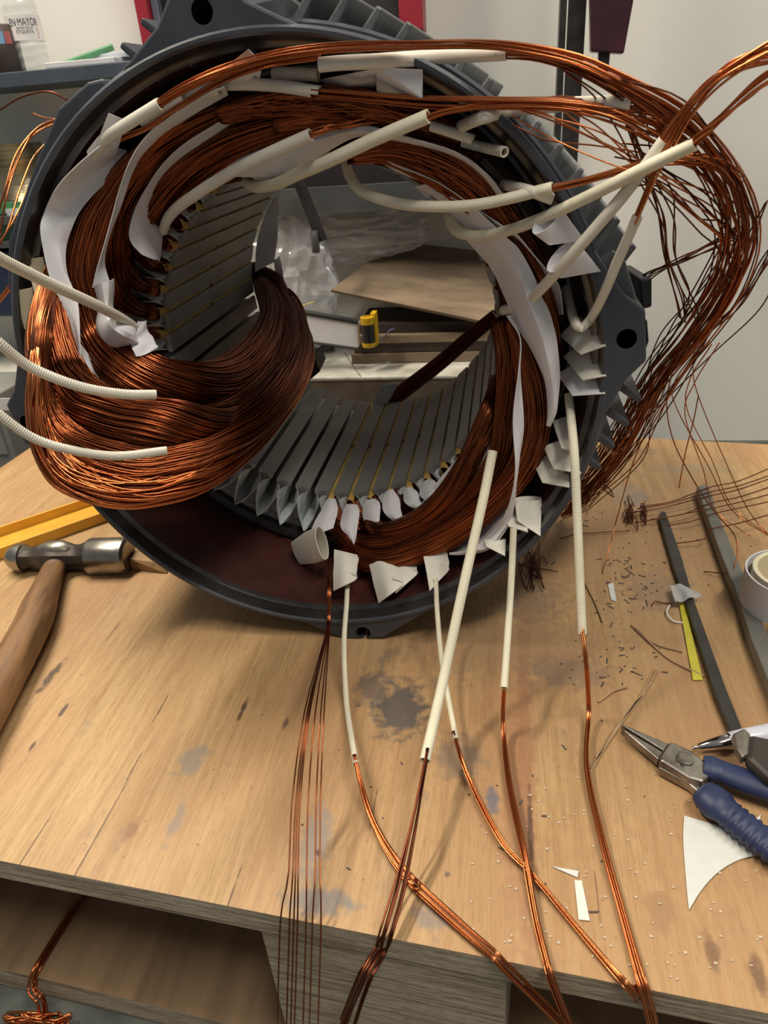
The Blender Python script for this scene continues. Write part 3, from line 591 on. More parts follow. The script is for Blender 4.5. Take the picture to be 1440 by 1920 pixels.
def bp_(path, w_, ys, bulge, n, **k):
    A, B = off(path, w_, ys); return dict(A=A, B=B, bulge=bulge, n=n, **k)
# --- left hand coils that drop into the slots on the left of the bore
SL = 'coil'
coil('tight copper coil end entering the lower left slots', [
    bp_([(290, 582), (262, 576), (230, 552), (208, 500), (206, 430), (226, 362), (272, 300), (338, 248), (420, 208), (510, 186), (600, 180)], [26, 20, 34, 48, 52, 52, 50, 48, 46, 44, 40], [.086, .078, .062, .050, .044, .040, .040, .042, .042, .042, .045], .011, 60, seed=1),
    bp_([(294, 537), (270, 530), (246, 514), (228, 476), (228, 424), (250, 366), (296, 312), (362, 262), (440, 226), (530, 204), (610, 196)], [26, 18, 26, 34, 38, 40, 40, 38, 38, 36, 34], [.086, .080, .068, .058, .054, .052, .050, .050, .05, .05, .05], .010, 46, seed=2)])
coil('copper coil end curling into the middle left slots', [
    bp_([(301, 494), (284, 487), (270, 470), (268, 436), (282, 392), (316, 342), (368, 296), (438, 256), (520, 230), (610, 216)], [26, 18, 26, 34, 42, 46, 46, 44, 42, 40], [.087, .080, .070, .060, .055, .052, .050, .048, .046, .046], .010, 52, seed=3),
    bp_([(314, 452), (302, 444), (296, 426), (306, 396), (332, 360), (380, 316), (446, 278), (530, 250), (620, 232), (700, 226)], [26, 17, 24, 32, 40, 44, 44, 42, 38, 34], [.087, .082, .073, .066, .062, .058, .054, .050, .046, .046], .009, 48, seed=4)])
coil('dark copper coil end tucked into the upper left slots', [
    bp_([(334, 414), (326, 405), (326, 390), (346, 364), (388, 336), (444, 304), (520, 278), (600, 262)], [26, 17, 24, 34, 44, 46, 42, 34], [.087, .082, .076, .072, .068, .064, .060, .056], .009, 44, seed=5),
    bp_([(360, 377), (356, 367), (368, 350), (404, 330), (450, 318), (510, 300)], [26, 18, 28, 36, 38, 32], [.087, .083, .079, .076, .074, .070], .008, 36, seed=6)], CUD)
coil('bright copper coil end arching across the top of the bore', [
    bp_([(420, 215), (500, 197), (580, 190), (660, 195), (740, 212), (820, 240), (890, 270)], [34, 46, 56, 60, 56, 48, 40], [.034, .030, .028, .028, .030, .034, .040], .010, 70, seed=7, cross=.12),
    bp_([(520, 232), (600, 218), (680, 218), (760, 232), (830, 256), (900, 290)], [30, 36, 40, 44, 40, 30], [.036, .034, .034, .036, .04, .046], .009, 46, seed=8, cross=.12)])
# --- outer left coil behind the white papers
coil('broad copper coil between the two white papers on the left', [
    dict(A=Ys([(300, 228), (222, 303), (166, 366), (136, 428), (122, 500), (128, 570), (150, 640), (190, 700), (250, 745), (330, 772), (420, 765), (495, 705), (535, 625), (505, 545)], [.036, .030, .024, .020, .016, .010, .004, -.006, -.008, .008, .060, .130, .210, .300]),
         B=Ys([(385, 212), (302, 272), (246, 340), (218, 410), (198, 480), (194, 548), (214, 610), (250, 650), (305, 676), (370, 680), (430, 664), (476, 620), (496, 570), (478, 512)], [.040, .036, .034, .032, .030, .028, .024, .020, .020, .040, .085, .145, .220, .305]), bulge=[.010, .011, .012, .012, .012, .013, .014, .015, .016, .018, .019, .018, .013, .009], n=120, seed=9, k=64)])
# --- the loose coils hanging out at the lower left
coil('outer copper coil bulging past the flange on the left', [
    dict(A=Ys([(112, 430), (82, 510), (56, 590), (48, 660), (66, 730), (120, 790), (200, 828), (300, 842), (400, 815), (485, 750), (540, 680), (548, 610), (515, 545)], [.026, .012, -.010, -.026, -.036, -.042, -.046, -.038, .004, .070, .140, .215, .300]),
         B=Ys([(120, 440), (118, 520), (128, 590), (146, 660), (178, 712), (232, 744), (300, 764), (370, 766), (440, 742), (496, 692), (524, 636), (526, 580), (495, 520)], [.028, .016, .002, -.008, -.014, -.018, -.016, -.004, .034, .092, .155, .225, .305]), bulge=[.005, .008, .011, .013, .016, .018, .020, .021, .020, .018, .014, .011, .008], n=130, seed=10, k=64)])
coil('thick lower copper coil hanging loose in front of the flange', [
    dict(A=Ys([(98, 500), (78, 560), (62, 620), (52, 690), (54, 770), (84, 846), (150, 896), (240, 915), (330, 900), (420, 850), (500, 780), (556, 700), (566, 640), (545, 580)], [.016, -.008, -.030, -.042, -.050, -.056, -.058, -.052, -.038, -.008, .050, .120, .190, .265]),
         B=Ys([(112, 500), (102, 564), (98, 630), (96, 706), (118, 766), (166, 808), (232, 828), (308, 832), (384, 806), (456, 758), (512, 700), (544, 650), (546, 608), (532, 560)], [.018, -.002, -.026, -.036, -.042, -.044, -.042, -.034, -.016, .016, .070, .140, .205, .272]), bulge=[.004, .006, .008, .010, .013, .016, .018, .019, .019, .018, .016, .014, .012, .009], n=110, seed=11, k=64, cross=.08)])
coil('loose bright copper wires at the very bottom of the left coil', [
    dict(A=Ys([(86, 540), (66, 615), (56, 690), (50, 760), (62, 840), (100, 906), (166, 938), (250, 948), (334, 930), (412, 884), (486, 816), (548, 736), (572, 668), (556, 610)], [.004, -.026, -.048, -.058, -.066, -.070, -.068, -.060, -.044, -.012, .044, .115, .185, .262]),
         B=Ys([(96, 540), (80, 615), (74, 690), (84, 760), (120, 826), (176, 866), (246, 884), (318, 876), (388, 840), (452, 790), (510, 730), (552, 672), (560, 634), (545, 590)], [.006, -.022, -.044, -.052, -.058, -.060, -.056, -.044, -.024, .010, .062, .130, .197, .268]), bulge=[.003, .004, .006, .008, .010, .012, .013, .014, .014, .013, .012, .011, .010, .008], n=64, seed=12, k=64, cross=.16, loose=.10, r=.00066)], CUW)
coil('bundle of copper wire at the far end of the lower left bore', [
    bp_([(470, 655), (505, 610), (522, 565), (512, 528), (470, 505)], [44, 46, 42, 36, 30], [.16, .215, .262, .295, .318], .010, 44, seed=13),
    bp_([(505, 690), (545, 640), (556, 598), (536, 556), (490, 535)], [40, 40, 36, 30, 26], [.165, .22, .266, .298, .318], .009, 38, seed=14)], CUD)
# --- right hand coils
coil('copper coil end between white papers on the upper right', [
    dict(A=Ys([(660, 262), (730, 252), (806, 268), (872, 300), (925, 345), (972, 404), (1010, 466), (1036, 530), (1050, 600), (1052, 670)], [.040, .034, .030, .028, .028, .028, .028, .030, .032, .036]),
         B=Ys([(660, 290), (720, 288), (780, 318), (836, 352), (884, 394), (926, 440), (962, 494), (992, 556), (1014, 620), (1026, 690)], [.046, .044, .044, .044, .042, .040, .038, .036, .036, .038]), bulge=.011, n=80, seed=15, cross=.07)])
coil('copper coil sweeping down beside the wide white paper', [
    dict(A=Ys([(962, 590), (998, 652), (1020, 712), (1028, 774), (1018, 836), (990, 894), (944, 946), (880, 1000), (806, 1042), (724, 1066), (660, 1052), (632, 1016), (617, 975)], [.044, .036, .030, .026, .022, .020, .020, .022, .026, .032, .040, .056, .088]),
         B=Ys([(958, 600), (970, 664), (976, 730), (976, 792), (970, 848), (944, 898), (896, 944), (836, 990), (772, 1024), (710, 1038), (664, 1024), (644, 990), (627, 944)], [.050, .046, .040, .036, .032, .030, .032, .036, .042, .050, .058, .068, .089]), bulge=[.005, .008, .010, .012, .012, .012, .012, .012, .011, .010, .009, .008, .005], n=84, seed=16, k=56)])
coil('dark copper coil left of the thin white paper strip', [
    dict(A=Ys([(950, 590), (970, 650), (973, 712), (967, 780), (958, 846), (928, 906), (880, 962), (814, 1012), (744, 1040), (682, 1034), (664, 1000), (658, 978)], [.056, .044, .036, .032, .028, .026, .028, .032, .040, .054, .070, .088]),
         B=Ys([(930, 604), (942, 664), (952, 724), (954, 786), (946, 838), (914, 904), (866, 958), (790, 1004), (716, 1006), (672, 996), (664, 968), (662, 946)], [.074, .062, .054, .050, .046, .044, .046, .050, .058, .066, .076, .089]), bulge=[.006, .008, .010, .011, .011, .011, .011, .010, .010, .009, .007, .005], n=80, seed=17, k=52)])
coil('bright copper coil curving down from the lower right slots', [
    dict(A=Ys([(940, 714), (936, 772), (919, 822), (901, 858), (860, 934), (802, 984), (738, 1008), (694, 1000), (702, 974)], [.088, .058, .046, .040, .036, .040, .048, .066, .088]),
         B=Ys([(917, 714), (906, 757), (882, 824), (863, 868), (819, 924), (772, 962), (728, 980), (698, 964), (697, 946)], [.090, .066, .056, .050, .046, .050, .058, .074, .089]), bulge=[.005, .006, .007, .008, .009, .009, .009, .008, .006], n=60, seed=18, k=48)])
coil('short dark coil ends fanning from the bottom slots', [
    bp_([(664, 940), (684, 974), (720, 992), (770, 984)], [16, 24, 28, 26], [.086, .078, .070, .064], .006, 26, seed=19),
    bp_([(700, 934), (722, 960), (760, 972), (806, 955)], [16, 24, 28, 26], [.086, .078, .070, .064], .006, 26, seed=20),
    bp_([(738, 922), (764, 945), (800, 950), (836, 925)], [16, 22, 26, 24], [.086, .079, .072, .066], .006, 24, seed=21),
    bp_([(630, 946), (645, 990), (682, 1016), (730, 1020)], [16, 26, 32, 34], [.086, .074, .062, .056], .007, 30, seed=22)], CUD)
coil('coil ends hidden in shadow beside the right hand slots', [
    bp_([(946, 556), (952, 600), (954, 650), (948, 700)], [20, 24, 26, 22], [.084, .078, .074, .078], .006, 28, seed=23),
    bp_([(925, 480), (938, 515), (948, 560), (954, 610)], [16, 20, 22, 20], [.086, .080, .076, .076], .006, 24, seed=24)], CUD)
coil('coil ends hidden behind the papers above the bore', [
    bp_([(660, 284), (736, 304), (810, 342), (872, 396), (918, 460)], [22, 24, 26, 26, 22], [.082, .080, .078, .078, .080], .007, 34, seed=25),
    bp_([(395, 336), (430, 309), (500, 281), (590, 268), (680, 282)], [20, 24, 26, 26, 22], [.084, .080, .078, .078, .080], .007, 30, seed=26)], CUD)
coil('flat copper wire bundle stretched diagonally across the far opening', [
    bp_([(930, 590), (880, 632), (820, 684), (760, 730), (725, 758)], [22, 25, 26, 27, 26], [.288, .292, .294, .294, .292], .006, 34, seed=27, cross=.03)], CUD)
# ------------------------------------------------------------------ insulation papers
def sheet(label, rows, m=PAP, name='phase_paper', th=.0005, nu=36, nv=8, ripple=.0006, seed=0, group='white phase insulation papers', cat='paper'):
    R_ = [ptsin(r) for r in rows]; m_ = [crom(r, nu) for r in R_]; G = np.stack(m_, 1)          # nu x rows x 3
    G = np.stack([crom(G[i], nv) for i in range(nu)])
    g = np.random.default_rng(seed); iu, iv = np.meshgrid(np.linspace(0, 1, nu), np.linspace(0, 1, nv), indexing='ij')
    tu = np.gradient(G, axis=0); tv = np.gradient(G, axis=1); nn = unit(np.cross(tu, tv))
    f = sum(np.sin(iu * g.uniform(4, 16) + iv * g.uniform(-5, 5) + g.uniform(0, 6)) / (1 + j) for j in range(4)) * ripple
    G = G + nn * f[..., None]
    mb = MB(); i = np.arange(nu * nv).reshape(nu, nv); mb.add(G.reshape(-1, 3), np.stack([i[:-1, :-1], i[1:, :-1], i[1:, 1:], i[:-1, 1:]], -1).reshape(-1, 4))
    o = mb.build(name, m, smooth=True); s = o.modifiers.new('thick', 'SOLIDIFY'); s.thickness = th; s.offset = 0; o.modifiers.new('crisp', 'EDGE_SPLIT').split_angle = .7
    return tag(o, label, cat, group)
sheet('broad white paper curving along the outer left coil', [
    Ys([(190, 268), (150, 305), (108, 350), (84, 394), (75, 428), (82, 470), (98, 530), (122, 612), (146, 692)], [.030, .022, .014, .008, .004, .002, .000, -.006, -.016]),
    Ys([(232, 280), (182, 322), (138, 372), (116, 414), (106, 450), (114, 490), (128, 550), (142, 622), (150, 690)], [.029, .021, .013, .008, .005, .002, -.001, -.008, -.018]),
    Ys([(250, 290), (206, 335), (164, 378), (140, 416), (124, 464), (128, 512), (146, 566), (153, 636), (151, 688)], [.030, .022, .014, .010, .008, .004, -.002, -.012, -.020])], seed=1)
sheet('small white paper tail below the outer left paper', [Ys([(150, 642), (146, 690), (149, 706)], [-.006, -.010, -.012]), Ys([(170, 668), (178, 700), (196, 722)], [-.002, -.006, -.012])], seed=2)
sheet('white paper corner between the left coils under the ribbed sleeve', [Ys([(172, 664), (196, 720), (202, 730)], [.004, .000, -.004]), Ys([(205, 690), (232, 716), (258, 738)], [.002, -.004, -.010])], seed=3)

sheet('thin white paper edge between the two left coils', [
    Ys([(420, 160), (350, 196), (296, 234), (258, 274), (244, 302), (232, 340), (216, 384), (199, 432), (184, 490), (174, 540)], [.012, .014, .014, .014, .013, .012, .012, .010, .010, .008]),
    Ys([(428, 178), (362, 214), (312, 248), (276, 286), (252, 316), (236, 348), (222, 392), (207, 442), (198, 492), (206, 530)], [.026, .028, .028, .026, .022, .018, .018, .016, .016, .016])], seed=5)
sheet('crumpled white paper at the end of the left coil', [
    Ys([(176, 536), (180, 575), (184, 614), (210, 646), (232, 652), (262, 648)], [.008, .006, .002, -.002, .000, .006]),
    Ys([(196, 528), (200, 572), (206, 604), (228, 622), (246, 632), (258, 640)], [.000, -.002, -.010, -.010, -.004, .002]),
    Ys([(208, 522), (212, 570), (226, 592), (244, 606), (256, 618), (262, 634)], [.014, .012, .004, .008, .012, .012])], ripple=.0012, seed=6)
sheet('folded white paper flap lying over the lower left coil', [Ys([(264, 604), (252, 630), (247, 652), (255, 667)], [.014, .006, .000, -.004]), Ys([(272, 602), (282, 626), (290, 640), (297, 652)], [.026, .018, .012, .008])], ripple=.001, seed=7)
sheet('long white paper strip curling round the inner left coil', [
    Ys([(515, 166), (468, 192), (404, 236), (342, 276), (304, 312), (278, 348), (252, 392), (241, 432), (247, 458), (266, 476)], [.030, .028, .028, .030, .032, .034, .034, .034, .034, .034]),
    Ys([(516, 180), (472, 204), (412, 248), (352, 290), (316, 326), (296, 362), (280, 400), (272, 436), (276, 464), (292, 486)], [.040, .040, .042, .044, .048, .050, .048, .042, .040, .040]),
    Ys([(518, 188), (476, 212), (418, 256), (360, 300), (326, 336), (310, 372), (300, 408), (304, 440), (300, 468), (296, 490)], [.048, .050, .054, .056, .060, .064, .066, .064, .060, .054])], seed=8)
sheet('wide white paper fanning out at the top of the bore', [
    Ys([(404, 332), (432, 302), (476, 280), (524, 264), (590, 250), (640, 239), (690, 238), (730, 244), (800, 263), (866, 290), (918, 326), (948, 366)], [.060, .054, .048, .042, .034, .028, .024, .022, .020, .018, .018, .020]),
    Ys([(430, 334), (462, 312), (504, 292), (548, 276), (606, 260), (650, 249), (694, 246), (732, 251), (800, 270), (862, 298), (910, 334), (940, 370)], [.048, .040, .032, .028, .024, .022, .020, .020, .020, .020, .022, .026]),
    Ys([(455, 336), (520, 332), (560, 314), (600, 290), (640, 270), (672, 260), (704, 256), (736, 259), (800, 278), (858, 306), (904, 342), (932, 374)], [.046, .040, .036, .034, .034, .034, .034, .034, .034, .034, .036, .038])], ripple=.0012, seed=9)
sheet('white paper strip hugging the bore edge on the upper right', [
    Ys([(600, 300), (650, 287), (692, 281), (732, 304), (784, 326), (832, 346), (872, 374), (900, 410)], [.048, .040, .032, .030, .028, .026, .026, .028]),
    Ys([(604, 306), (652, 304), (704, 304), (744, 322), (788, 336), (838, 356), (866, 384), (890, 416)], [.070, .068, .064, .058, .050, .044, .040, .036])], seed=10)
sheet('wide white paper draped over the right hand coil', [
    Ys([(776, 352), (812, 372), (838, 398), (858, 432), (884, 462), (914, 492), (932, 518), (946, 548), (960, 578), (978, 618), (994, 644), (1010, 676), (1024, 712), (1028, 756), (1026, 796)], [.060, .054, .050, .048, .046, .046, .046, .044, .040, .032, .028, .024, .020, .018, .016]),
    Ys([(800, 350), (838, 366), (868, 396), (894, 428), (920, 456), (946, 482), (966, 512), (982, 552), (996, 588), (1012, 628), (1022, 662), (1032, 700), (1038, 734), (1038, 768), (1028, 797)], [.042, .036, .029, .025, .022, .020, .018, .016, .014, .012, .011, .010, .010, .010, .012]),
    Ys([(818, 360), (856, 376), (892, 396), (926, 427), (950, 448), (972, 468), (998, 510), (1015, 554), (1029, 582), (1038, 612), (1044, 642), (1049, 700), (1046, 742), (1040, 772), (1029, 799)], [.036, .028, .020, .018, .017, .016, .016, .015, .014, .014, .013, .012, .012, .012, .013])], ripple=.0010, seed=11, nu=60)
sheet('narrow white paper edge running inside the right hand coil', [
    Ys([(893, 394), (938, 424), (970, 440), (1000, 470), (1029, 508), (1047, 540), (1054, 590)], [.024, .018, .016, .016, .016, .018, .022]),
    Ys([(896, 402), (934, 430), (964, 450), (992, 480), (1020, 516), (1040, 548), (1048, 590)], [.036, .032, .030, .030, .030, .030, .032])], seed=12)
sheet('slim white paper strip hanging between the lower right coils', [
    Ys([(953, 590), (974, 632), (970, 688), (964, 758), (964, 810), (966, 882), (952, 950), (926, 998), (880, 1030), (842, 1036)], [.030, .020, .012, .006, .002, .000, .004, .010, .016, .020]),
    Ys([(957, 592), (976, 636), (977, 704), (981, 776), (980, 820), (972, 880), (966, 940), (952, 982), (920, 1024), (878, 1040)], [.036, .026, .018, .012, .008, .006, .008, .012, .016, .020])], seed=13)
sheet('broad white paper under the bottom right coil', [
    Ys([(945, 930), (900, 984), (850, 1028)], [.044, .046, .050]), Ys([(964, 930), (952, 990), (920, 1026), (880, 1040), (842, 1038)], [.018, .018, .018, .020, .024])], seed=14)
sheet('grey white paper behind the bright lower right coil', [
    Ys([(886, 820), (842, 878), (802, 928), (788, 946)], [.066, .060, .058, .060]), Ys([(940, 806), (924, 852), (898, 908), (872, 946)], [.046, .040, .038, .042])], seed=15)
sheet('white paper standing at the far left end of the bore', [Ys([(525, 354), (508, 382), (483, 447), (478, 510)], [.276, .280, .284, .286]), Ys([(523, 372), (522, 405), (520, 440), (514, 492)], [.286, .292, .296, .298])], seed=16)
sheet('white paper tail beyond the far left coil', [Ys([(514, 488), (521, 544), (530, 606)], [.300, .300, .296]), Ys([(524, 480), (539, 566), (546, 612)], [.306, .304, .300])], seed=17)
# rolled and folded cuffs of slot paper
def cuff(label, base, mouth, wpx, cut, ph=0.0, flat=.42, m=PAC, r0=.7, group='rolled slot paper cuffs', twist=0.0, name='paper_cuff'):
    b, e = ptin(base), ptin(mouth); ax = unit(e - b); k = 14; n = 26
    dep = (M.T @ (e - CAM))[2]; R = wpx / 2 * dep / F
    vw = unit(CAM - (b + e) / 2); u = unit(np.cross(ax, vw)); v = np.cross(u, ax)
    a = np.linspace(0, 2 * math.pi * .985, n); V = []
    for i in range(k):
        s = i / (k - 1); rr = R * (r0 + (1 - r0) * min(1, s * 1.8)); fl = flat * (.45 + .55 * s); tw = twist * s
        uu = u * math.cos(tw) + v * math.sin(tw); vv = np.cross(uu, ax)
        V.append(b + (e - b) * s + ax[None] * (s * cut * R * np.cos(a - ph))[:, None] + rr * (uu[None] * np.cos(a)[:, None] + fl * vv[None] * np.sin(a)[:, None]))
    mb = MB(); i = np.arange(k * n).reshape(k, n); mb.add(np.concatenate(V), np.stack([i[:-1, :-1], i[1:, :-1], i[1:, 1:], i[:-1, 1:]], -1).reshape(-1, 4))
    o = mb.build(name, m, smooth=True); s = o.modifiers.new('thick', 'SOLIDIFY'); s.thickness = .0005; o.modifiers.new('crisp', 'EDGE_SPLIT').split_angle = .7; return tag(o, label, 'paper cuff', group)
cuff('large rolled cream paper cuff leftmost below the bore', (556, 1037, .060), (604, 1018, .036), 64, .35, 2.4, .5, r0=.78)
def curl(label, l0, l1, r0, r1, y0=.040, y1=.014, m=PAC, back=14):
    mid0 = ((l0[0] + r0[0]) / 2, (l0[1] + r0[1]) / 2); mid1 = ((l1[0] + r1[0]) / 2, (l1[1] + r1[1]) / 2)
    sheet(label, [[(*l0, y0), (*l1, y1)], [(*mid0, y0 - .004), (*mid1, y1 - .004)], [(*r0, y0), (*r1, y1)], [(r0[0] + 3, r0[1], y0 + .003), (r1[0] + 3, r1[1] - 8, y1 + .003)], [(r0[0] - back, r0[1], y0 + .006), (r1[0] - back, r1[1] - 14, y1 + .006)]], m=m, name='paper_cuff', nu=10, nv=20, ripple=.0003, group='rolled slot paper cuffs', cat='paper cuff')
curl('rolled cream cuff with a sleeve hanging out of it', (627, 1030), (625, 1108), (668, 1040), (664, 1088))
curl('pointed cream cuff under the middle of the bottom coil', (688, 1040), (710, 1131), (742, 1040), (750, 1100), .042, .010)
curl('short cream cuff right of the pointed bottom cuff', (732, 1036), (742, 1112), (776, 1030), (778, 1080), .046, .022)
curl('cream cuff above the second hanging sleeve at bottom', (788, 1010), (806, 1108), (834, 1010), (838, 1072), .040, .014)
def pouch(label, tip, mouth, wpx, cutb=.62, sg=1, m=PAC, flat=.34, y0=.040, y1=.034):
    b, e = ptin((*tip, y0)), ptin((*mouth, y1)); ax = unit(e - b); k = 14; n = 26; dep = (M.T @ (e - CAM))[2]; R = wpx * 1.22 / 2 * dep / F
    vw = unit(CAM - (b + e) / 2); u = unit(np.cross(ax, vw)) * sg; v = np.cross(u, ax); b = b + ax * cutb * R; a = np.linspace(0, 2 * math.pi * .99, n); V = []
    for i in range(k):
        s = i / (k - 1); rr = R * (.80 + .20 * s); fl = flat * (.10 + .90 * s)
        V.append(b + (e - b) * s - ax[None] * ((1 - s) * cutb * R * np.cos(a))[:, None] - ax[None] * (s * .35 * R * np.sin(a))[:, None] + rr * (u[None] * np.cos(a)[:, None] + fl * v[None] * np.sin(a)[:, None]))
    mb = MB(); i = np.arange(k * n).reshape(k, n); mb.add(np.concatenate(V), np.stack([i[:-1, :-1], i[1:, :-1], i[1:, 1:], i[:-1, 1:]], -1).reshape(-1, 4))
    o = mb.build('paper_cuff', m, smooth=True); s = o.modifiers.new('thick', 'SOLIDIFY'); s.thickness = .0005; o.modifiers.new('crisp', 'EDGE_SPLIT').split_angle = .7; return tag(o, label, 'paper cuff', 'rolled slot paper cuffs')
pouch('cream cuff half hidden behind the lower right paper', (972, 1000), (966, 950), 34); pouch('pale cream cuff leaning out at the lower right', (992, 1006), (990, 935), 42)
pouch('small pale cuff tip under the broad bottom paper', (930, 1044), (928, 1012), 34)
pouch('broad cream cuff low on the right inside the rim', (1054, 926), (1030, 852), 56); pouch('middle cream cuff of the lower right trio', (1068, 896), (1044, 828), 44); pouch('slender cream cuff uppermost of the lower right trio', (1071, 850), (1052, 785), 28)
pouch('wide white cuff right of the wide draped paper', (1110, 752), (1074, 686), 52, m=PAP); pouch('tapering cream cuff pointing down right inside the rim', (1120, 717), (1076, 655), 38); pouch('cream cuff behind the bent sleeve on the right', (1119, 664), (1070, 612), 42)
pouch('large white cuff on the right below the crossing sleeves', (1104, 531), (1054, 480), 60, m=PAP); pouch('white cuff partly hidden under the upper crossing sleeve', (1076, 470), (1024, 412), 54, m=PAP)
TG = (('under the large rolled cuff', [(615, 935), (597, 967), (577, 1007)], [(629, 935), (633, 957), (625, 990)]),
      ('second from the large rolled cuff', [(650, 945), (640, 970), (641, 992), (662, 1021)], [(670, 946), (674, 960), (670, 990), (665, 1021)]),
      ('third from the large rolled cuff', [(686, 937), (680, 968), (696, 988), (715, 998)], [(704, 935), (713, 946), (712, 977), (716, 997)]),
      ('fourth from the large rolled cuff', [(725, 920), (717, 944), (724, 965), (757, 990)], [(737, 917), (749, 937), (752, 958), (760, 991)]),
      ('fifth from the large rolled cuff', [(760, 915), (757, 937), (768, 949), (795, 959)], [(772, 913), (784, 925), (790, 942), (798, 957)]),
      ('nearest the bright coil', [(790, 905), (787, 928), (800, 940)], [(805, 897), (818, 906), (811, 932)]))
for nm_, l_, r_ in TG:
    ys_ = np.linspace(.077, .050, len(l_)); mid_ = [((a[0] + b[0]) / 2, (a[1] + b[1]) / 2) for a, b in zip(l_, r_)]
    sheet('white paper tongue over bottom slot ' + nm_, [Ys(l_, ys_), Ys(mid_, ys_ - .0025), Ys(r_, ys_)], m=PAP, name='paper_tongue', nu=18, ripple=.0003, group='paper tongues over the bottom slots', cat='paper tongue')
def tab(label, q, Y, m=PAT, th=.0008): 
    mb = MB(); mb.prism([ptin((x, y, Y + dy)) for x, y, dy in q], (0, th, 0)); return tag(mb.build('paper_tab', m), label, 'paper tab', 'flat slot paper tabs')
tab('tan paper tab higher of two at the left rim', [(48, 486, 0), (80, 482, 0), (92, 540, .004), (68, 562, .004)], .010)
tab('tan paper tab lower of two at the left rim', [(28, 546, 0), (60, 539, 0), (72, 600, .004), (46, 618, .002)], .002)
tab('grey white flat paper tab under the top sleeve', [(706, 126, 0), (792, 130, 0), (792, 184, .002), (706, 176, .002)], .024, PAP)
tab('folded grey paper tab left of the flat top tab', [(596, 150, 0), (706, 128, 0), (706, 164, .004), (640, 172, .004)], .028, PAP)
tab('white paper triangle under the top copper leads', [(414, 133, 0), (465, 92, 0), (492, 118, .004), (484, 156, .006), (425, 158, .004)], .022, PAP)
tab('upright white paper corner at the upper left rim', [(203, 212, 0), (236, 226, 0), (214, 300, 0), (176, 282, 0)], .026, PAP)
tab('pale strip of paper at the far bottom of the bore', [(716, 722, 0), (748, 718, 0), (726, 757, 0), (698, 757, 0)], .284, LIN)
tab('white corner of paper over the right bore edge', [(778, 350, 0), (790, 346, 0), (812, 364, 0), (800, 372, 0)], .070, PAP)
# ------------------------------------------------------------------ sleeved leads
def frame(W):
    t = unit(np.gradient(W, axis=0)); u = np.zeros_like(W); x = np.cross(t[0], np.array([.9, .2, -.35])); u[0] = x / np.linalg.norm(x)
    for i in range(1, len(W)):
        x = u[i - 1] - t[i] * (u[i - 1] @ t[i]); u[i] = x / np.linalg.norm(x)
    return u, np.cross(t, u)
def clampz(q, wr=.0006):
    d = (q[:, :2] - A0[:2]) @ nv[:2]; k_ = (d > -.0008) & (q[:, 1] < .36); q = q.copy(); q[k_, 2] = np.maximum(q[k_, 2], wr + .0002); return q
def lead(label, sleeve=None, r=.0030, wires=None, n=8, spread=.0016, fan=1.0, sm=SLV, wm=CUW, wr=.00055, group='sleeved coil leads', seed=0, flat=.85, tw=2.0, open0=True, kw=60, name='coil_lead'):
    base = pt((sleeve or wires)[0]); e = empty(name, base); tag(e, label, 'lead', group)
    if sleeve:
        mb = MB(); tube_mesh(mb, crom_len(ptsin(sleeve), 48), r, 14, flat, hollow=.72); mb.build('sleeve', sm, e, smooth=True).modifiers.new('s', 'EDGE_SPLIT').split_angle = .9
    if wires:
        g = np.random.default_rng(seed + 100); W = crom_len(pts(wires), kw); u, v = frame(W)
        s = np.linspace(0, 1, kw); sp_ = crom(np.array(spread, float)[:, None] * np.ones(3), kw)[:, 0] if np.ndim(spread) else np.full(kw, spread)
        for j in range(n):
            a0, rr = g.uniform(0, 6.28), math.sqrt((j + .4) / n); a = a0 + tw * s * g.uniform(.4, 1.4) + .3 * tw * np.sin(s * g.uniform(3, 9) + g.uniform(0, 6))
            q = W + (u * np.cos(a)[:, None] + v * (np.sin(a) * .7)[:, None]) * (sp_ * rr)[:, None]
            mb = MB(); mb.strands(clampz(q, wr)[None], wr, 6, np.array([g.uniform(0, 1)])); mb.build('wire', wm, e, smooth=True)
    return e
lead('smooth cream sleeve entering from the left over the papers', [(-40, 455, -.085), (0, 485, -.075), (100, 535, -.050), (180, 572, -.026), (232, 600, .000), (262, 622, .020)], .0036, sm=SLR, flat=.75)
lead('ribbed cream sleeve ending over the middle of the left coil', [(-40, 610, -.100), (0, 645, -.096), (60, 690, -.086), (150, 725, -.078), (230, 739, -.068), (292, 740, -.058)], .0027, sm=SLR)
lead('lowest ribbed cream sleeve across the loose left coil', [(-40, 740, -.110), (0, 778, -.108), (60, 820, -.102), (130, 843, -.096), (220, 855, -.090), (313, 845, -.078)], .0024, sm=SLR)
lead('cream sleeve rising from the upper left slots', [(306, 432, .060), (316, 408, .048), (345, 380, .038), (430, 325, .022), (500, 290, .014), (583, 253, .008)], .0033, [(560, 263, .010), (600, 246, .012), (650, 232, .020), (720, 222, .026), (790, 220, .030)], 8, .003, seed=1)
lead('cream sleeve looping under the top white paper', [(462, 340, .064), (480, 350, .050), (520, 344, .036), (560, 326, .024), (620, 300, .012), (700, 262, .004), (803, 218, -.004)], .0036, [(790, 224, -.003), (840, 206, -.002), (920, 196, -.002), (1040, 196, -.004), (1150, 214, -.006), (1240, 250, -.006)], 9, [.0025, .003, .003, .004, .006, .008], seed=2, sm=SLB)
lead('cream sleeve crossing the top of the bore opening', [(648, 306, .070), (656, 330, .054), (676, 356, .040), (730, 378, .026), (800, 387, .014), (900, 383, .004), (1036, 352, -.006)], .0031, [(1020, 355, -.005), (1090, 340, -.008), (1170, 318, -.010), (1260, 296, -.010), (1340, 300, -.006), (1380, 340, 0)], 8, [.002, .0018, .002, .004, .006, .008], seed=3, sm=SLB)
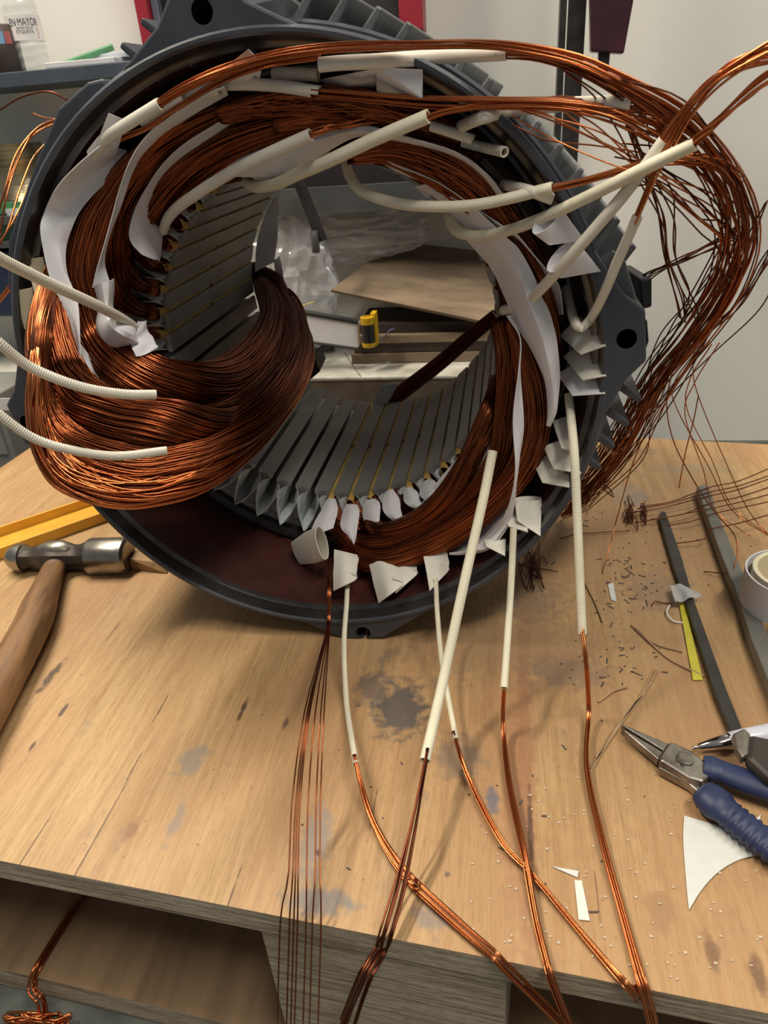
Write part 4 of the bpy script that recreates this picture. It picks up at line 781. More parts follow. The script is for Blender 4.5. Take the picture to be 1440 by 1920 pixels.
lead('long cream sleeve bending from bore to the right edge', [(842, 396, .060), (848, 420, .046), (868, 438, .034), (920, 440, .020), (1000, 416, .004), (1100, 370, -.012), (1200, 320, -.026), (1303, 270, -.036)], .0034, [(1290, 276, -.035), (1340, 230, -.040), (1400, 175, -.046), (1470, 125, -.052)], 9, [.0026, .0024, .0026, .004], seed=4, sm=SLB)
lead('cream sleeve crossing behind the long one at right', [(944, 582, .054), (966, 576, .038), (1000, 556, .014), (1060, 492, -.006), (1130, 412, -.016), (1180, 352, -.020), (1245, 264, -.026)], .0031, [(1235, 276, -.025), (1278, 214, -.028), (1340, 145, -.034), (1400, 112, -.040), (1470, 92, -.046)], 10, [.0026, .0024, .003, .004, .005], seed=5)
lead('cream sleeve bent upward over the right rim', [(1062, 540, .044), (1074, 590, .028), (1086, 614, .016), (1104, 602, .006), (1128, 560, -.004), (1160, 485, -.012), (1196, 404, -.018)], .0026, [(1190, 418, -.018), (1212, 366, -.022), (1232, 320, -.026), (1262, 266, -.030), (1300, 200, -.036), (1360, 140, -.042), (1460, 80, -.05)], 8, [.002, .0022, .003, .003, .003, .003, .004], seed=6, wm=CUW)
lead('top cream sleeve lying across the frame rim', [(598, 122, .030), (640, 118, .024), (720, 114, .016), (830, 106, .006), (950, 99, -.002)], .0033, [(930, 101, -.001), (1010, 106, -.004), (1100, 134, -.008), (1190, 180, -.010), (1270, 240, -.010), (1340, 318, -.006), (1380, 400, .000), (1390, 450, .004), (1372, 520, .020), (1310, 620, .042), (1230, 720, .072), (1165, 840, .112), (1105, 915, .150), (1060, 960, .170)], 10, [.0025, .003, .006, .008, .011, .013, .013, .012, .014, .018, .020, .018, .012, .008], seed=7, kw=90, wm=CU, wr=.00048)
lead('cream sleeve short of the top middle with copper tail', [(420, 158, .026), (470, 158, .022), (530, 162, .018), (600, 173, .014)], .0031, [(585, 172, .014), (680, 180, .008), (800, 190, .002), (920, 193, -.004), (1040, 196, -.006), (1140, 208, -.006), (1240, 226, -.004), (1320, 280, 0), (1372, 360, .004), (1388, 430, .006), (1372, 520, .020), (1310, 620, .042), (1230, 720, .072), (1165, 840, .112), (1105, 915, .150), (1060, 960, .170)], 11, [.0026, .003, .004, .004, .005, .008, .010, .013, .014, .013, .015, .019, .022, .018, .012, .008], seed=8, kw=90, wm=CUW, wr=.00048)
lead('upper left cream sleeve along the frame rim', [(172, 290, .008), (196, 262, .003), (230, 238, -.002), (300, 195, -.006)], .0031, [(285, 204, -.005), (340, 168, -.006), (420, 132, -.006), (520, 104, -.004), (640, 88, -.006), (770, 84, -.006), (880, 82, -.006), (970, 88, -.008), (1080, 110, -.010), (1170, 150, -.010), (1280, 210, -.008), (1360, 300, -.002), (1398, 390, .004), (1400, 450, .006), (1372, 520, .020), (1310, 620, .042), (1230, 720, .072), (1165, 840, .112), (1105, 915, .150), (1060, 960, .170)], 11, [.0026, .003, .003, .003, .003, .003, .0035, .004, .005, .007, .009, .009, .008, .006, .008, .012, .014, .013, .010, .008], seed=9, kw=90, wm=CUW, wr=.00048)
lead('thin copper lead crossing under the upper left sleeve', None, 0, [(180, 292, .024), (220, 262, .018), (280, 236, .014), (340, 198, .008), (420, 150, .004), (500, 120, .000), (600, 104, -.002)], 7, [.0014, .002, .002, .002, .002, .002, .002], seed=10)
lead('rolled white paper sleeve beside the upper left lead', [(268, 232, .018), (300, 206, .016), (345, 182, .014)], .0034, sm=SLV)
lead('grey white sleeve stub under the top copper leads', [(345, 182, .020), (380, 170, .018), (412, 166, .016)], .0036, sm=SLV)
lead('short cream sleeve stub inside the top rim', [(512, 138, .030), (555, 139, .028), (597, 141, .026)], .0033, sm=SLB)
lead('cream sleeve pointing right past the fins at top', [(862, 238, .024), (905, 220, .016), (960, 206, .008), (1060, 196, .000), (1183, 192, -.008)], .0033, sm=SLV, flat=.7)
lead('short white sleeve stub left of two under the top leads', [(808, 236, .022), (846, 248, .020), (887, 262, .018)], .0026)
lead('short white sleeve stub right of two under the top leads', [(866, 266, .026), (905, 276, .024), (946, 285, .020)], .0026)
lead('white sleeve stub behind the crossing sleeve at right', [(944, 346, .030), (990, 357, .026), (1036, 374, .022)], .0028)
lead('braided sleeve stub hanging inside the right rim', [(1060, 540, .050), (1066, 575, .044), (1078, 606, .036)], .0024, sm=SLB)
# leads hanging down over the pallet
lead('thin cream sleeve hanging leftmost below the frame', [(652, 1078, .036), (650, 1130, .000), (645, 1210, -.030), (650, 1320, -.070), (667, 1432, 0, .016)], .0019, [(664, 1415, 0, .018), (682, 1490, 0, .008), (708, 1560, 0, .004), (760, 1640, 0, .003), (850, 1725, 0, .003), (925, 1790, 0, .003), (945, 1812, -.2155), (1040, 1905, -.222), (1100, 1970, -.228)], 9, [.0012, .002, .0025, .0035, .0035, .003, .003, .003, .004], sm=SLB, seed=11, tw=.5)
lead('cream sleeve slanting between the two hanging bottom sleeves', [(817, 1085, .034), (820, 1150, -.008), (830, 1250, -.045), (855, 1386, 0, .012)], .0017, [(850, 1372, 0, .013), (880, 1460, 0, .006), (940, 1575, 0, .004), (1000, 1640, 0, .004), (1080, 1735, 0, .003), (1140, 1805, 0, .003), (1178, 1848, 0, .003), (1196, 1868, -.2195)], 8, [.0012, .0016, .002, .0025, .002, .002, .0022, .003], sm=SLB, seed=12, tw=.5)
lead('long straight cream sleeve hanging nearest the camera', [(924, 846, .014), (905, 940, -.006), (872, 1085, -.038), (832, 1270, -.078), (797, 1426, 0, .030)], .0030, [(801, 1405, 0, .032), (778, 1520, 0, .024), (748, 1650, 0, .012), (722, 1745, 0, .006), (712, 1775, -.213), (680, 1830, -.226), (640, 1930, -.236)], 8, [.0018, .0028, .0045, .006, .006, .007, .009], sm=SLB, wm=CUD, seed=13, tw=.5)
lead('cream sleeve hanging right of the long straight one', [(963, 990, .024), (959, 1080, -.012), (952, 1190, -.046), (945, 1290, -.078)], .0022, [(946, 1270, -.072), (944, 1360, 0, .010), (956, 1470, 0, .006), (984, 1600, 0, .006), (1006, 1720, 0, .003), (1026, 1800, 0, .003), (1036, 1838, -.2195), (1072, 1930, -.222)], 9, [.0014, .0018, .0024, .0028, .003, .003, .003, .003], sm=SLB, seed=14, tw=.5)
lead('rightmost cream sleeve hanging from inside the rim', [(1066, 740, .024), (1076, 840, -.004), (1082, 960, -.020), (1087, 1080, -.036), (1092, 1188, -.052)], .0026, [(1091, 1170, -.049), (1100, 1250, -.066), (1104, 1330, 0, .010), (1100, 1440, 0, .005), (1130, 1580, 0, .004), (1166, 1710, 0, .003), (1200, 1830, 0, .003), (1206, 1850, 0, .003), (1214, 1880, -.221), (1230, 1950, -.224)], 8, [.0014, .002, .002, .0018, .002, .0022, .0022, .0022, .003, .003], sm=SLB, seed=15, tw=.5)
fan = empty('wire_tail', P(615, 1040, .05)); tag(fan, 'seven loose copper wires hanging straight over the pallet front edge', 'wire')
for i, (x1, x2, x3) in enumerate(((570, 545, 520), (575, 552, 537), (578, 556, 545), (580, 560, 552), (590, 575, 568), (600, 590, 580), (606, 598, 596))):
    W = crom_len(pts([(618 - i, 1030, .050), (614 + i, 1110, .008), (612 + i, 1180, -.012), (x1 + 2, 1330, 0, .050), (x2 + 3, 1500, 0, .030), (x2 - 4 + i, 1640, 0, .018), (x3 + 6, 1725, -.2075), (x3, 1930, -.226)]), 50)
    mb = MB(); mb.strands(clampz(W)[None], .00042, 6, np.array([.2 + .1 * i])); mb.build('wire', CU, fan, smooth=True)
# ------------------------------------------------------------------ the tangle of bare leads on the right
def loose(label, paths, n, spread, m=CUD, wr=.00042, seed=0, kw=70, name='loose_wire_bunch'):
    e = empty(name, pt(paths[0][0])); tag(e, label, 'wire bunch', 'bare lead bunches on the right'); g = np.random.default_rng(seed + 500)
    for pth in paths:
        K = pts(pth); m_ = len(K)
        for j in range(n):
            b0 = g.normal(size=3); b1 = g.normal(size=3); ss = np.linspace(0, 1, m_)[:, None]; jit = (b0 * np.cos(ss * 2.6) + b1 * np.sin(ss * 2.6) + .28 * g.normal(size=(m_, 3))) * np.array(spread)[:, None] * np.array([1, .8, 1]); W = clampz(crom_len(K + jit, kw), .0005)
            mb = MB(); mb.strands(W[None], wr, 5, np.array([g.uniform(0, 1)])); mb.build('wire', m, e, smooth=True)
    return e
loose('dense dark copper wires looping down at the far right', [[(1150, 165, -.010), (1260, 232, -.008), (1340, 318, -.004), (1382, 400, .004), (1378, 470, .012), (1330, 560, .03), (1250, 660, .06), (1190, 760, .09), (1150, 850, .12), (1070, 950, .165)]], 9, [.002, .005, .006, .006, .006, .008, .009, .009, .008, .008], seed=1)
loose('dark wires fanning from the loop towards the fins', [[(1180, 300, 0), (1260, 330, 0), (1330, 390, .004), (1370, 440, .010), (1350, 540, .03), (1290, 640, .05), (1220, 740, .08), (1165, 840, .12), (1080, 945, .16)]], 8, [.008, .008, .007, .006, .009, .009, .009, .008, .008], seed=2)
loose('wires dropping from the top leads down to the loop middle', [[(1060, 118, -.008), (1140, 160, -.004), (1182, 230, 0), (1210, 310, .004), (1245, 390, .008), (1256, 480, .016), (1285, 560, .03), (1290, 600, .034)]], 7, [.002, .003, .003, .003, .003, .002, .003, .003], seed=3)
loose('loose wires spreading under the top sleeves on the right', [[(960, 208, 0), (1040, 232, -.004), (1130, 268, -.006), (1230, 320, -.004), (1320, 372, 0), (1372, 440, .006)]], 9, [.002, .005, .006, .006, .006, .004], m=CUW, seed=4)
loose('dark wires coming in from the right picture edge', [[(1470, 400, 0), (1420, 500, .02), (1360, 590, .04), (1280, 680, .07), (1200, 780, .10), (1150, 860, .12), (1070, 950, .165)]], 8, [.006, .006, .007, .008, .008, .008, .006], seed=5)
loose('thin wires reaching from the loop to the black foot block', [[(1385, 440, .01), (1340, 470, .02), (1280, 490, .03), (1220, 515, .045), (1195, 540, .06)]], 5, [.003, .003, .002, .003, .004], seed=6)
loose('thin stray wires hanging to the pallet behind the fins', [[(1320, 640, .05), (1278, 720, .09), (1275, 780, .12), (1330, 880, .16), (1370, 960, .16), (1440, 1010, .14)]], 4, [.004, .006, .006, .005, .006, .006], m=CUW, seed=7)
def stray(label, L, m=CU, wr=.00045): return wire1('stray_wire', L, wr, m, label, 'wire', 'single stray wires on the right', 60)
stray('single copper wire slanting down onto the board right of the frame', [(1330, 640, .06), (1240, 760, .10), (1190, 860, .10), (1160, 960, 0, .035), (1142, 1030, 0, .012), (1130, 1075, 0, .001)], CUW)
stray('short copper wire end pointing down above the grey bar', [(1310, 740, .10), (1300, 790, .10), (1285, 850, .10), (1273, 915, .10)], CUW)
stray('thin dark wire bowing right of the fins', [(1262, 690, .08), (1250, 760, .10), (1264, 830, .13), (1300, 900, .13), (1340, 960, .12), (1380, 1010, .11), (1372, 1070, .09), (1320, 1072, 0, .001)])
for i, (y0, y1, x0) in enumerate(((938, 878, 1200), (942, 892, 1195), (950, 898, 1180), (962, 914, 1220), (968, 928, 1190), (976, 942, 1235), (1008, 966, 1262))):
    wire1('stray_wire', [(x0, y0 + 12, 0, .004), (x0 + 60, y0 + 2, 0, .009), (1330, (y0 + y1) / 2 + 6, 0, .012), (1385, (y0 + y1) / 2 - 6, 0, .014), (1450, y1 - 3, 0, .016)], .00050, CUD, '%s of the seven dark wires crossing the grey bar' % ('topmost', 'second', 'third', 'fourth', 'fifth', 'sixth', 'lowest')[i], 'wire', 'dark wires crossing the grey bar', 40)
wire1('stray_wire', [(1050, 1010, 0, .004), (1080, 1002, 0, .003), (1130, 998, 0, .003), (1180, 995, 0, .003)], .0005, CUD, 'short dark wire lying on the board under the rightmost sleeve', 'wire')
# ================================================================== tools and litter on the pallet
HND = plain('worn_ash_handle', (.26, .135, .055), (.10, .048, .019), .55, 0, 1, .3, 1, mapscale=(150, 14, 60))
ham = empty('ball_peen_hammer', T(110, 1075)); tag(ham, 'ball peen hammer with worn wooden handle lying left of the motor', 'hammer')
h0, h1 = T(10, 1046, .0128), T(243, 1042, .0128); hl = np.linalg.norm(h1 - h0); q = hl / .0868
PB = [(0, .0003), (.0004, .0020), (.0013, .0038), (.0028, .0056), (.0050, .0073), (.0078, .0086), (.0105, .0093), (.0136, .0095)]
PN = [(.0136, .0084), (.018, .0070), (.024, .0076), (.030, .0098), (.036, .0106), (.042, .0102), (.048, .0086), (.053, .0082), (.057, .0095), (.0600, .0112)]
PF = [(.0600, .0116), (.0615, .0122), (.082, .0122), (.0850, .0116), (.0866, .0098), (.0868, .0003)]
POL = plain('polished_steel', (.46, .43, .38), (.26, .24, .21), .30, .95, 50, .15, 160); NKD = plain('dark_forged_steel', (.12, .105, .09), (.06, .052, .045), .42, .8, 60, .3, 120)
for nm_, pr_, m_, ns_ in (('ball_peen', PB, POL, 36), ('neck', PN, NKD, 10), ('striking_face', PF, POL, 40)):
    mb = MB(); lathe(mb, [(a * q, b * q * 1.02) for a, b in pr_], h0, h1 - h0, ns_); hd = mb.build(nm_, m_, ham, smooth=True); hd.modifiers.new('s', 'EDGE_SPLIT').split_angle = .45
hm = h0 + (h1 - h0) * .43; mb = MB(); ax_ = unit(h1 - h0); lathe(mb, [(-.0205, .0004), (-.016, .0055), (-.006, .0092), (.006, .0095), (.016, .006), (.0205, .0004)], hm + np.array([0, 0, .0062]), ax_, 24); mb.build('cheek', plain('polished_cheek', (.34, .31, .27), (.20, .18, .15), .35, .8, 200), ham, smooth=True)
a0_, a1_, a2_ = T(102, 1062, .0115), T(48, 1196, .0125), T(-80, 1430, .0130)
mb = MB(); tube_mesh(mb, crom(np.array([a0_, (a0_ + a1_) / 2, a1_, a2_]), 24), np.interp(np.linspace(0, 1, 24), [0, .15, .42, 1], [.0092, .0104, .0138, .0150]), 20, .82, ref=(0, 0, 1)); mb.build('handle', HND, ham, smooth=True)
hd_ = a2_ - a0_
for n_ in HND.node_tree.nodes:
    if n_.type == 'MAPPING': n_.vector_type = 'TEXTURE'; n_.inputs['Rotation'].default_value = (0, 0, math.atan2(hd_[1], hd_[0]) - math.pi / 2); n_.inputs['Scale'].default_value = (1 / 190, 1 / 14, 1 / 60)
def strip(name, label, cat, p0, p1, prof, m, group=None, bevel=.0004):      # a profile (across, up) pushed from p0 to p1 on the deck
    d = unit(p1 - p0); sd = unit(np.cross(np.array([0, 0, 1.0]), d)); mb = MB()
    mb.prism([p0 + sd * x + np.array([0, 0, z]) for x, z in prof], p1 - p0); o = mb.build(name, m, bevel=bevel); return tag(o, label, cat, group)
YCH = plain('yellow_channel_plastic', (.74, .40, .045), (.66, .34, .03), .42, bs=.05)
c0, c1 = T(-60, 1050), T(192, 962)
strip('yellow_channel', 'yellow plastic channel lying behind the hammer', 'channel', c0, c1, [(-.022, .0003), (.022, .0003), (.022, .012), (.0195, .012), (.0195, .0028), (-.0195, .0028), (-.0195, .011), (-.022, .011)], YCH)
WCH = plain('pine_chock', (.40, .25, .11), (.26, .15, .06), .6, 0, 1, .2, 1, mapscale=(120, 12, 60))
b_ = [T(x, y, .0004) for x, y in ((245, 1067), (313, 1076), (330, 1045), (262, 1040))]; t_ = [T(x, y, z) for x, y, z in ((243, 1048, .012), (304, 1056, .008), (322, 1028, .008), (262, 1022, .012))]
mb = MB(); mb.hexa(b_[::-1] + t_[::-1]); tag(mb.build('wooden_chock', WCH, bevel=.0005), 'small wooden chock wedged under the flange beside the hammer', 'chock')
# ------------------------------------------------------------------ bars, tape and pliers on the right
def plate(name, px, z, th, m, label, cat, group=None, bevel=.0004, parent=None):
    mb = MB(); mb.prism([T(x, y, z) for x, y in px], (0, 0, -th)); o = mb.build(name, m, parent, bevel=bevel)
    return tag(o, label, cat, group) if label else o
DKB = plain('dark_steel_bar', (.060, .055, .048), (.035, .032, .028), .4, .4, 50)
plate('steel_bar', [(1235, 968), (1240, 958), (1248, 960), (1276, 1038), (1301, 1124), (1362, 1293), (1390, 1362), (1372, 1377), (1340, 1300), (1287, 1132), (1262, 1060)], .0055, .0053, DKB, 'dark tapered steel bar between the yellow strip and grey bar', 'bar')
GBR = plain('olive_grey_bar', (.21, .205, .18), (.16, .155, .135), .4, .35, 30)
plate('steel_bar', [(1306, 914), (1316, 908), (1330, 912), (1348, 968), (1396, 1076), (1480, 1290), (1460, 1330), (1440, 1278), (1409, 1200), (1387, 1130), (1348, 1030)], .011, .0108, GBR, 'long olive grey steel bar along the right edge of the board', 'bar', bevel=.0012)
FILM, nt, b = glass('dusty_tape', (.7, .7, .68), .4, 1.1); b.inputs['Transmission Weight'].default_value = .5
sheet('scrap of clear tape stuck over the dark bar', [[(1256, 1098, 0, .0075), (1280, 1096, 0, .0085), (1300, 1108, 0, .0075)], [(1266, 1130, 0, .0066), (1290, 1124, 0, .0080), (1316, 1118, 0, .0062)]], FILM, 'tape_scrap', ripple=.0008, group='scraps', cat='tape')
YST = plain('lime_yellow_strip', (.62, .56, .05), (.52, .46, .04), .5, bs=.05)
plate('yellow_strip', [(1273, 1130), (1284, 1129), (1318, 1274), (1299, 1274)], .0016, .0013, YST, 'flat yellow strip left of the dark bar', 'strip')
plate('yellow_strip', [(1288, 1136), (1292, 1134), (1338, 1280), (1333, 1280)], .0016, .0013, YST, 'narrow yellow strip tight against the dark bar', 'strip')
# roll of paper tape
tc_ = T(1476, 1132, .0112); tr = empty('tape_roll', tc_); tag(tr, 'roll of cream paper tape lying on the grey bar', 'tape roll'); R1 = abs((T(1395, 1120, .02) - tc_)[0]) * .98
mb = MB(); lathe(mb, [(0, R1), (.026, R1), (.026, R1 - .0012), (0, R1 - .0012), (0, R1)], tc_, (0, 0, 1), 48, cap=False); mb.build('outer_wrap', paper_mat('tape_white', (.70, .69, .72)), tr, smooth=True).modifiers.new('s', 'EDGE_SPLIT').split_angle = .6
mb = MB(); lathe(mb, [(.001, R1 - .0045), (.0275, R1 - .0045), (.0275, R1 - .0075), (.001, R1 - .0075), (.001, R1 - .0045)], tc_, (0, 0, 1), 48, cap=False); mb.build('inner_wrap', paper_mat('tape_cream', (.82, .75, .52)), tr, smooth=True).modifiers.new('s', 'EDGE_SPLIT').split_angle = .6
# long nose pliers
pl = empty('pliers', T(1300, 1440)); tag(pl, 'long nose pliers with dark blue grips at the right edge', 'pliers')
def hx(px_lo, z0, z1, m, nm, par, bevel=.0008, shrink=0):
    mb = MB(); mb.prism([T(x, y, z1) for x, y in px_lo], (0, 0, -(z1 - z0))); return mb.build(nm, m, par, bevel=bevel)
hx([(1164, 1358), (1174, 1360), (1254, 1394), (1246, 1408)], .003, .0085, STL, 'jaw', pl); hx([(1164, 1363), (1244, 1410), (1234, 1424), (1172, 1372)], .003, .0085, STL, 'jaw', pl)
jt = hx([(1252, 1392), (1262, 1390), (1300, 1408), (1326, 1430), (1332, 1452), (1318, 1466), (1290, 1458), (1238, 1426), (1236, 1416)], .0015, .0105, STL, 'joint', pl, .0015)
pc_ = T(1284, 1424, .0105); mb = MB(); lathe(mb, [(0, .0048), (.0012, .0046), (.0016, .0030)], pc_, (0, 0, 1), 24); mb.build('rivet', STL, jt)
hx([(1236, 1430), (1300, 1462), (1318, 1470), (1306, 1482), (1292, 1470), (1236, 1440)], .0010, .0065, STL, 'shank', pl)
BLU = plain('dark_blue_grip', (.022, .035, .10), (.016, .025, .07), .5, 0, 60, .2)
def grip(path, rr, ribs):
    P_ = crom_len(np.array([T(x, y, z) for x, y, z in path]), 50); s = np.linspace(0, 1, 50)
    r_ = np.interp(s, *rr) + (.0007 * np.sin(s * 75) * ((s > .35) & (s < .95)) if ribs else 0)
    mb = MB(); tube_mesh(mb, P_, r_, 16, .72, ref=(0, 0, 1)); return mb.build('grip', BLU, pl, smooth=True)
grip([(1318, 1438, .0085), (1350, 1446, .0085), (1390, 1462, .0085), (1470, 1488, .0085)], ([0, .1, .25, .4, 1], [.0070, .0082, .0068, .0076, .0080]), False)
grip([(1318, 1484, .0085), (1345, 1508, .0085), (1390, 1545, .0085), (1475, 1612, .0085)], ([0, .08, .22, .3, 1], [.0076, .0092, .0098, .0080, .0080]), True)
# ball point pen and the tool beside it
pen = empty('ballpoint_pen', T(1300, 1404)); tag(pen, 'white ballpoint pen with chrome tip and teal panel', 'pen')
n0, n1 = T(1297, 1403, .0052), T(1480, 1368, .0075); dn_ = n1 - n0; L_ = np.linalg.norm(dn_)
mb = MB(); lathe(mb, [(0, .0003), (.0006, .0009), (.004, .0011), (.0045, .0019), (.021, .0046), (.0225, .0047)], n0, dn_, 24); mb.build('tip_cone', plain('chrome', (.75, .72, .68), (.6, .58, .55), .12, 1, 20, 0), pen, smooth=True)
mb = MB(); lathe(mb, [(.0225, .0049), (.03, .0053), (L_, .0056)], n0, dn_, 24); mb.build('barrel', plain('white_barrel', (.72, .73, .80), None, .3, bs=0), pen, smooth=True)
tq = n0 + dn_ * .66 + np.array([0, -.0012, .0036]); mb = MB(); lathe(mb, [(-.011, .0003), (-.008, .0022), (0, .0032), (.008, .0022), (.011, .0003)], tq, dn_, 16); mb.build('panel', plain('teal_plastic', (.03, .17, .20), None, .4, bs=0), pen, smooth=True)
kt = empty('hand_tool', T(1400, 1400)); tag(kt, 'dark gripped hand tool with bare metal end at right edge', 'tool')
hx([(1374, 1374), (1396, 1364), (1408, 1376), (1404, 1412), (1392, 1420), (1380, 1402)], .0140, .0200, plain('bare_metal', (.34, .31, .27), (.2, .18, .15), .4, .8, 120), 'metal_end', kt, .0012)
hx([(1404, 1374), (1470, 1388), (1480, 1470), (1440, 1458), (1398, 1420)], .0130, .0210, plain('brown_black_grip', (.045, .035, .028), (.03, .024, .02), .4), 'tool_grip', kt, .003)
# paper scraps
SCR = paper_mat('scrap_paper', (.66, .67, .62), .1)
arc = crom(np.array([(1430, 1601, 0), (1385, 1612, 0), (1345, 1636, 0), (1314, 1670, 0), (1292, 1706, 0)], float), 14)[:, :2]; lf = crom(np.array([(1290, 1690, 0), (1284, 1620, 0), (1281, 1570, 0), (1283, 1529, 0)], float), 8)[:, :2]
plate('paper_scrap', [tuple(x) for x in arc] + [tuple(x) for x in lf] + [(1340, 1546), (1400, 1566)], .0009, .0005, SCR, 'large grey white paper offcut with curved edge under the pliers', 'paper', 'paper offcuts on the pallet', 0)
plate('paper_scrap', [(1417, 1537), (1427, 1526), (1424, 1541)], .0009, .0005, SCR, 'tiny paper tip showing above the pliers grip', 'paper', 'paper offcuts on the pallet', 0)
plate('paper_scrap', [(1034, 1624), (1085, 1633), (1083, 1645)], .0009, .0005, SCR, 'thin triangular paper sliver on the board', 'paper', 'paper offcuts on the pallet', 0)
plate('paper_scrap', [(1077, 1650), (1091, 1651), (1106, 1726), (1085, 1724)], .0009, .0005, paper_mat('cream_scrap', (.80, .76, .66)), 'small cream paper strip right of the crossing leads', 'paper', 'paper offcuts on the pallet', 0)
plate('paper_scrap', [(1140, 1096), (1150, 1092), (1156, 1128), (1146, 1124)], .0009, .0005, SCR, 'grey paper flake among the shavings', 'paper', 'paper offcuts on the pallet', 0)
# straw coloured fibres
RAF = plain('raffia_fibre', (.46, .30, .16), (.36, .22, .11), .7, bs=0)
for i, (L, lb) in enumerate((([(1104, 1452), (1150, 1372), (1200, 1310), (1232, 1258)], 'longest tan fibre beside the pliers nose'), ([(1108, 1440), (1160, 1362), (1196, 1312), (1226, 1256)], 'tan fibre lying along the longest one'), ([(1118, 1420), (1164, 1350), (1210, 1300)], 'short tan fibre by the pliers nose'),
        ([(1190, 1178), (1230, 1215), (1262, 1240), (1320, 1268)], 'tan fibre crossing the yellow strip'), ([(1184, 1172), (1224, 1205), (1280, 1222)], 'tan fibre left of the yellow strip'), ([(1098, 1094), (1116, 1130), (1130, 1166)], 'tan fibre right of the rightmost sleeve'), ([(1110, 900), (1140, 912), (1152, 930), (1140, 922), (1122, 905), (1148, 900)], 'looped pale fibre by the lower fins'), ([(1122, 1316), (1150, 1296), (1176, 1288)], 'faint tan fibre above the pliers nose'))):
    wire1('fibre', [(x, y, 0, .0012) for x, y in L], .0007, RAF, lb, 'fibre', 'tan fibres on the board', 30)
wire1('curl_of_wire', [(1222, 1136, 0, .001), (1228, 1128, 0, .003), (1240, 1130, 0, .002), (1260, 1132, 0, .001)], .0005, CUD, 'dark curled wire clipping left of the tape scrap', 'wire')
wire1('curl_of_wire', [(1256, 1134, 0, .001), (1250, 1148, 0, .003), (1262, 1164, 0, .002), (1280, 1168, 0, .001)], .0006, PAP, 'white curled clipping by the yellow strip', 'wire')
# shavings and dirt
g = np.random.default_rng(5); mb = MB()
for cx_, cy_, sx_, sy_, n in ((1180, 1090, 60, 50, 70), (1090, 960, 35, 30, 26), (1150, 1240, 80, 40, 40), (1010, 1090, 30, 40, 14), (1240, 1020, 90, 60, 16), (900, 1500, 320, 170, 20)):
    for _ in range(n):
        p = T(g.normal(cx_, sx_ * .6), g.normal(cy_, sy_ * .6), .0005); a = g.uniform(0, 6.28); R_ = np.array([[math.cos(a), -math.sin(a), 0], [math.sin(a), math.cos(a), 0], [0, 0, 1]])
        L_ = g.exponential(.0011) + .0003; mb.hexa([p + R_ @ np.array(v) * np.array([1, 1, 1]) for v in ((-L_, -.0003, .0), (L_ * .7, -.0005, 0), (L_, .0004, 0), (-L_ * .6, .0005, 0), (-L_, -.0003, -.0004), (L_ * .7, -.0005, -.0004), (L_, .0004, -.0004), (-L_ * .6, .0005, -.0004))])
o = mb.build('shavings', plain('dark_shavings', (.13, .10, .08), (.05, .042, .036), .6, 0, 40)); tag(o, 'scatter of dark shavings and grit on the board', 'shavings', kind='stuff')
mb = MB()
for _ in range(120):
    p = T(g.uniform(880, 1430), g.uniform(1450, 1840), .0003)
    if (p[:2] - A0[:2]) @ nv[:2] > .006: mb.box(p, (g.uniform(.0003, .0008), g.uniform(.0003, .0006), .0002))
tag(mb.build('wood_dust', plain('pale_dust', (.62, .50, .36), None, .7)), 'pale sawdust specks on the near right board', 'dust', kind='stuff')
# clumps of clipped wire
def clump(label, c, n, sz_, seed):
    e = empty('wire_clump', T(*c)); tag(e, label, 'wire clump', 'clipped wire clumps'); g = np.random.default_rng(seed)
    for j in range(n):
        q = [(c[0] + g.normal(0, sz_[0]), c[1] + g.normal(0, sz_[1]), 0, abs(g.normal(.0015, .002)) + .0006) for _ in range(4)]
        mb = MB(); mb.strands(clampz(crom_len(pts(q), 20), .0004)[None], .00040, 5, np.array([g.uniform(0, 1)])); mb.build('wire', CUD, e, smooth=True)
clump('clump of dark clipped wires under the lower right flange', (1000, 1065), 9, (14, 28), 3); clump('small dark wire tangle left of the dark bar tip', (1182, 965), 12, (6, 14), 4); clump('smaller dark wire tangle nearest the bar tip', (1206, 962), 8, (4, 12), 6)
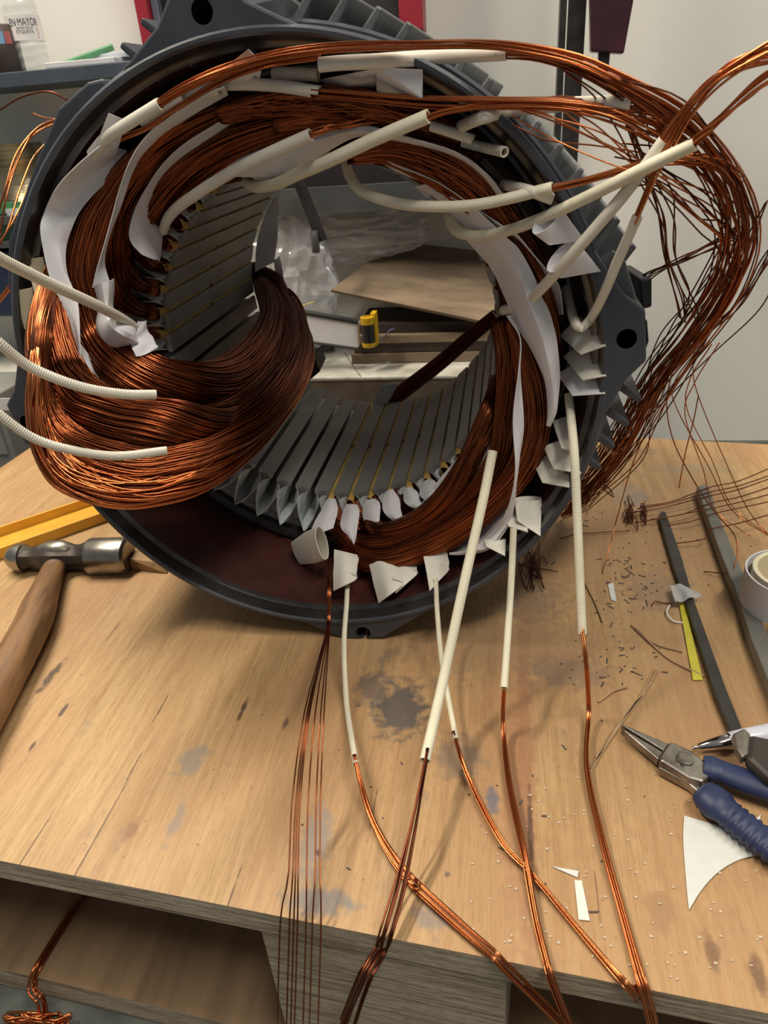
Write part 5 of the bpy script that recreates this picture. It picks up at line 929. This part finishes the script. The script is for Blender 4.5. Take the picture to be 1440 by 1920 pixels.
# ------------------------------------------------------------------ copper hanging from the lower deck, bottom left
e = empty('copper_tail', T(75, 1815, -.118)); tag(e, 'copper wire bunch hanging over the bottom deck edge', 'wire bunch'); g = np.random.default_rng(77)
for j in range(9):
    o_ = g.normal(0, 1, 3) * .0014
    K = np.array([T(195, 1640, -.112), T(150, 1690, -.115), T(112, 1748, -.115), T(72, 1815, -.115), P(64, 1846, -.193), P(66, 1862, -.197), P(82, 1880, -.200), P(84, 1930, -.203)]) + o_
    mb = MB(); mb.strands(crom_len(K, 50)[None], .0005, 6, np.array([g.uniform(0, 1)])); mb.build('wire', CUW, e, smooth=True)
e = empty('copper_pile', T(70, 1905, FZ)); tag(e, 'twisted copper wire pile on the floor at bottom left', 'wire pile')
for j in range(14):
    q = [T(g.uniform(5, 135), g.uniform(1898, 1925), FZ + g.uniform(.002, .009)) for _ in range(5)]
    q.sort(key=lambda v: v[0]); mb = MB(); mb.strands(crom_len(np.array(q), 40)[None], .0008, 6, np.array([g.uniform(0, 1)])); mb.build('wire', CUW, e, smooth=True)
# copper leads out of focus at the left edge
e = empty('copper_leads', P(50, 300, .12)); tag(e, 'copper leads bowing out behind the frame at the left edge', 'wire bunch')
for j, L in enumerate(([(110, 222, .16), (70, 240, .14), (30, 290, .12), (5, 370, .10), (-20, 460, .09)], [(108, 226, .16), (66, 246, .14), (34, 300, .12), (12, 370, .10), (0, 440, .09)], [(106, 230, .17), (60, 256, .15), (24, 320, .13), (-6, 400, .11)], [(86, 268, .16), (60, 300, .14), (36, 360, .12), (14, 430, .10), (-8, 470, .09)], [(72, 300, .15), (50, 360, .13), (22, 420, .11), (-6, 460, .10)], [(62, 213, .17), (80, 220, .165), (104, 224, .16)], [(30, 515, .05), (10, 545, .05), (-20, 580, .05)], [(34, 520, .05), (14, 548, .05), (-20, 588, .05)])):
    mb = MB(); mb.strands(crom_len(pts(L), 30)[None], .0007, 6, np.array([.3 + .08 * j])); mb.build('wire', CUW, e, smooth=True)
wire1('stray_wire', [(0, 206, .40), (40, 182, .40), (90, 172, .40), (128, 188, .40)], .0010, CUD, 'single wire arching below the upper shelf', 'wire')
# dark wooden block at the far edge of the bore
mb = MB(); mb.prism([P(x, y, .262) for x, y in ((556, 700), (590, 672), (600, 697), (566, 726))], (0, .03, .004)); tag(mb.build('wooden_peg', plain('dark_peg', (.055, .036, .025), None, .6), bevel=.001), 'dark wooden block on the far edge of the bore', 'block')
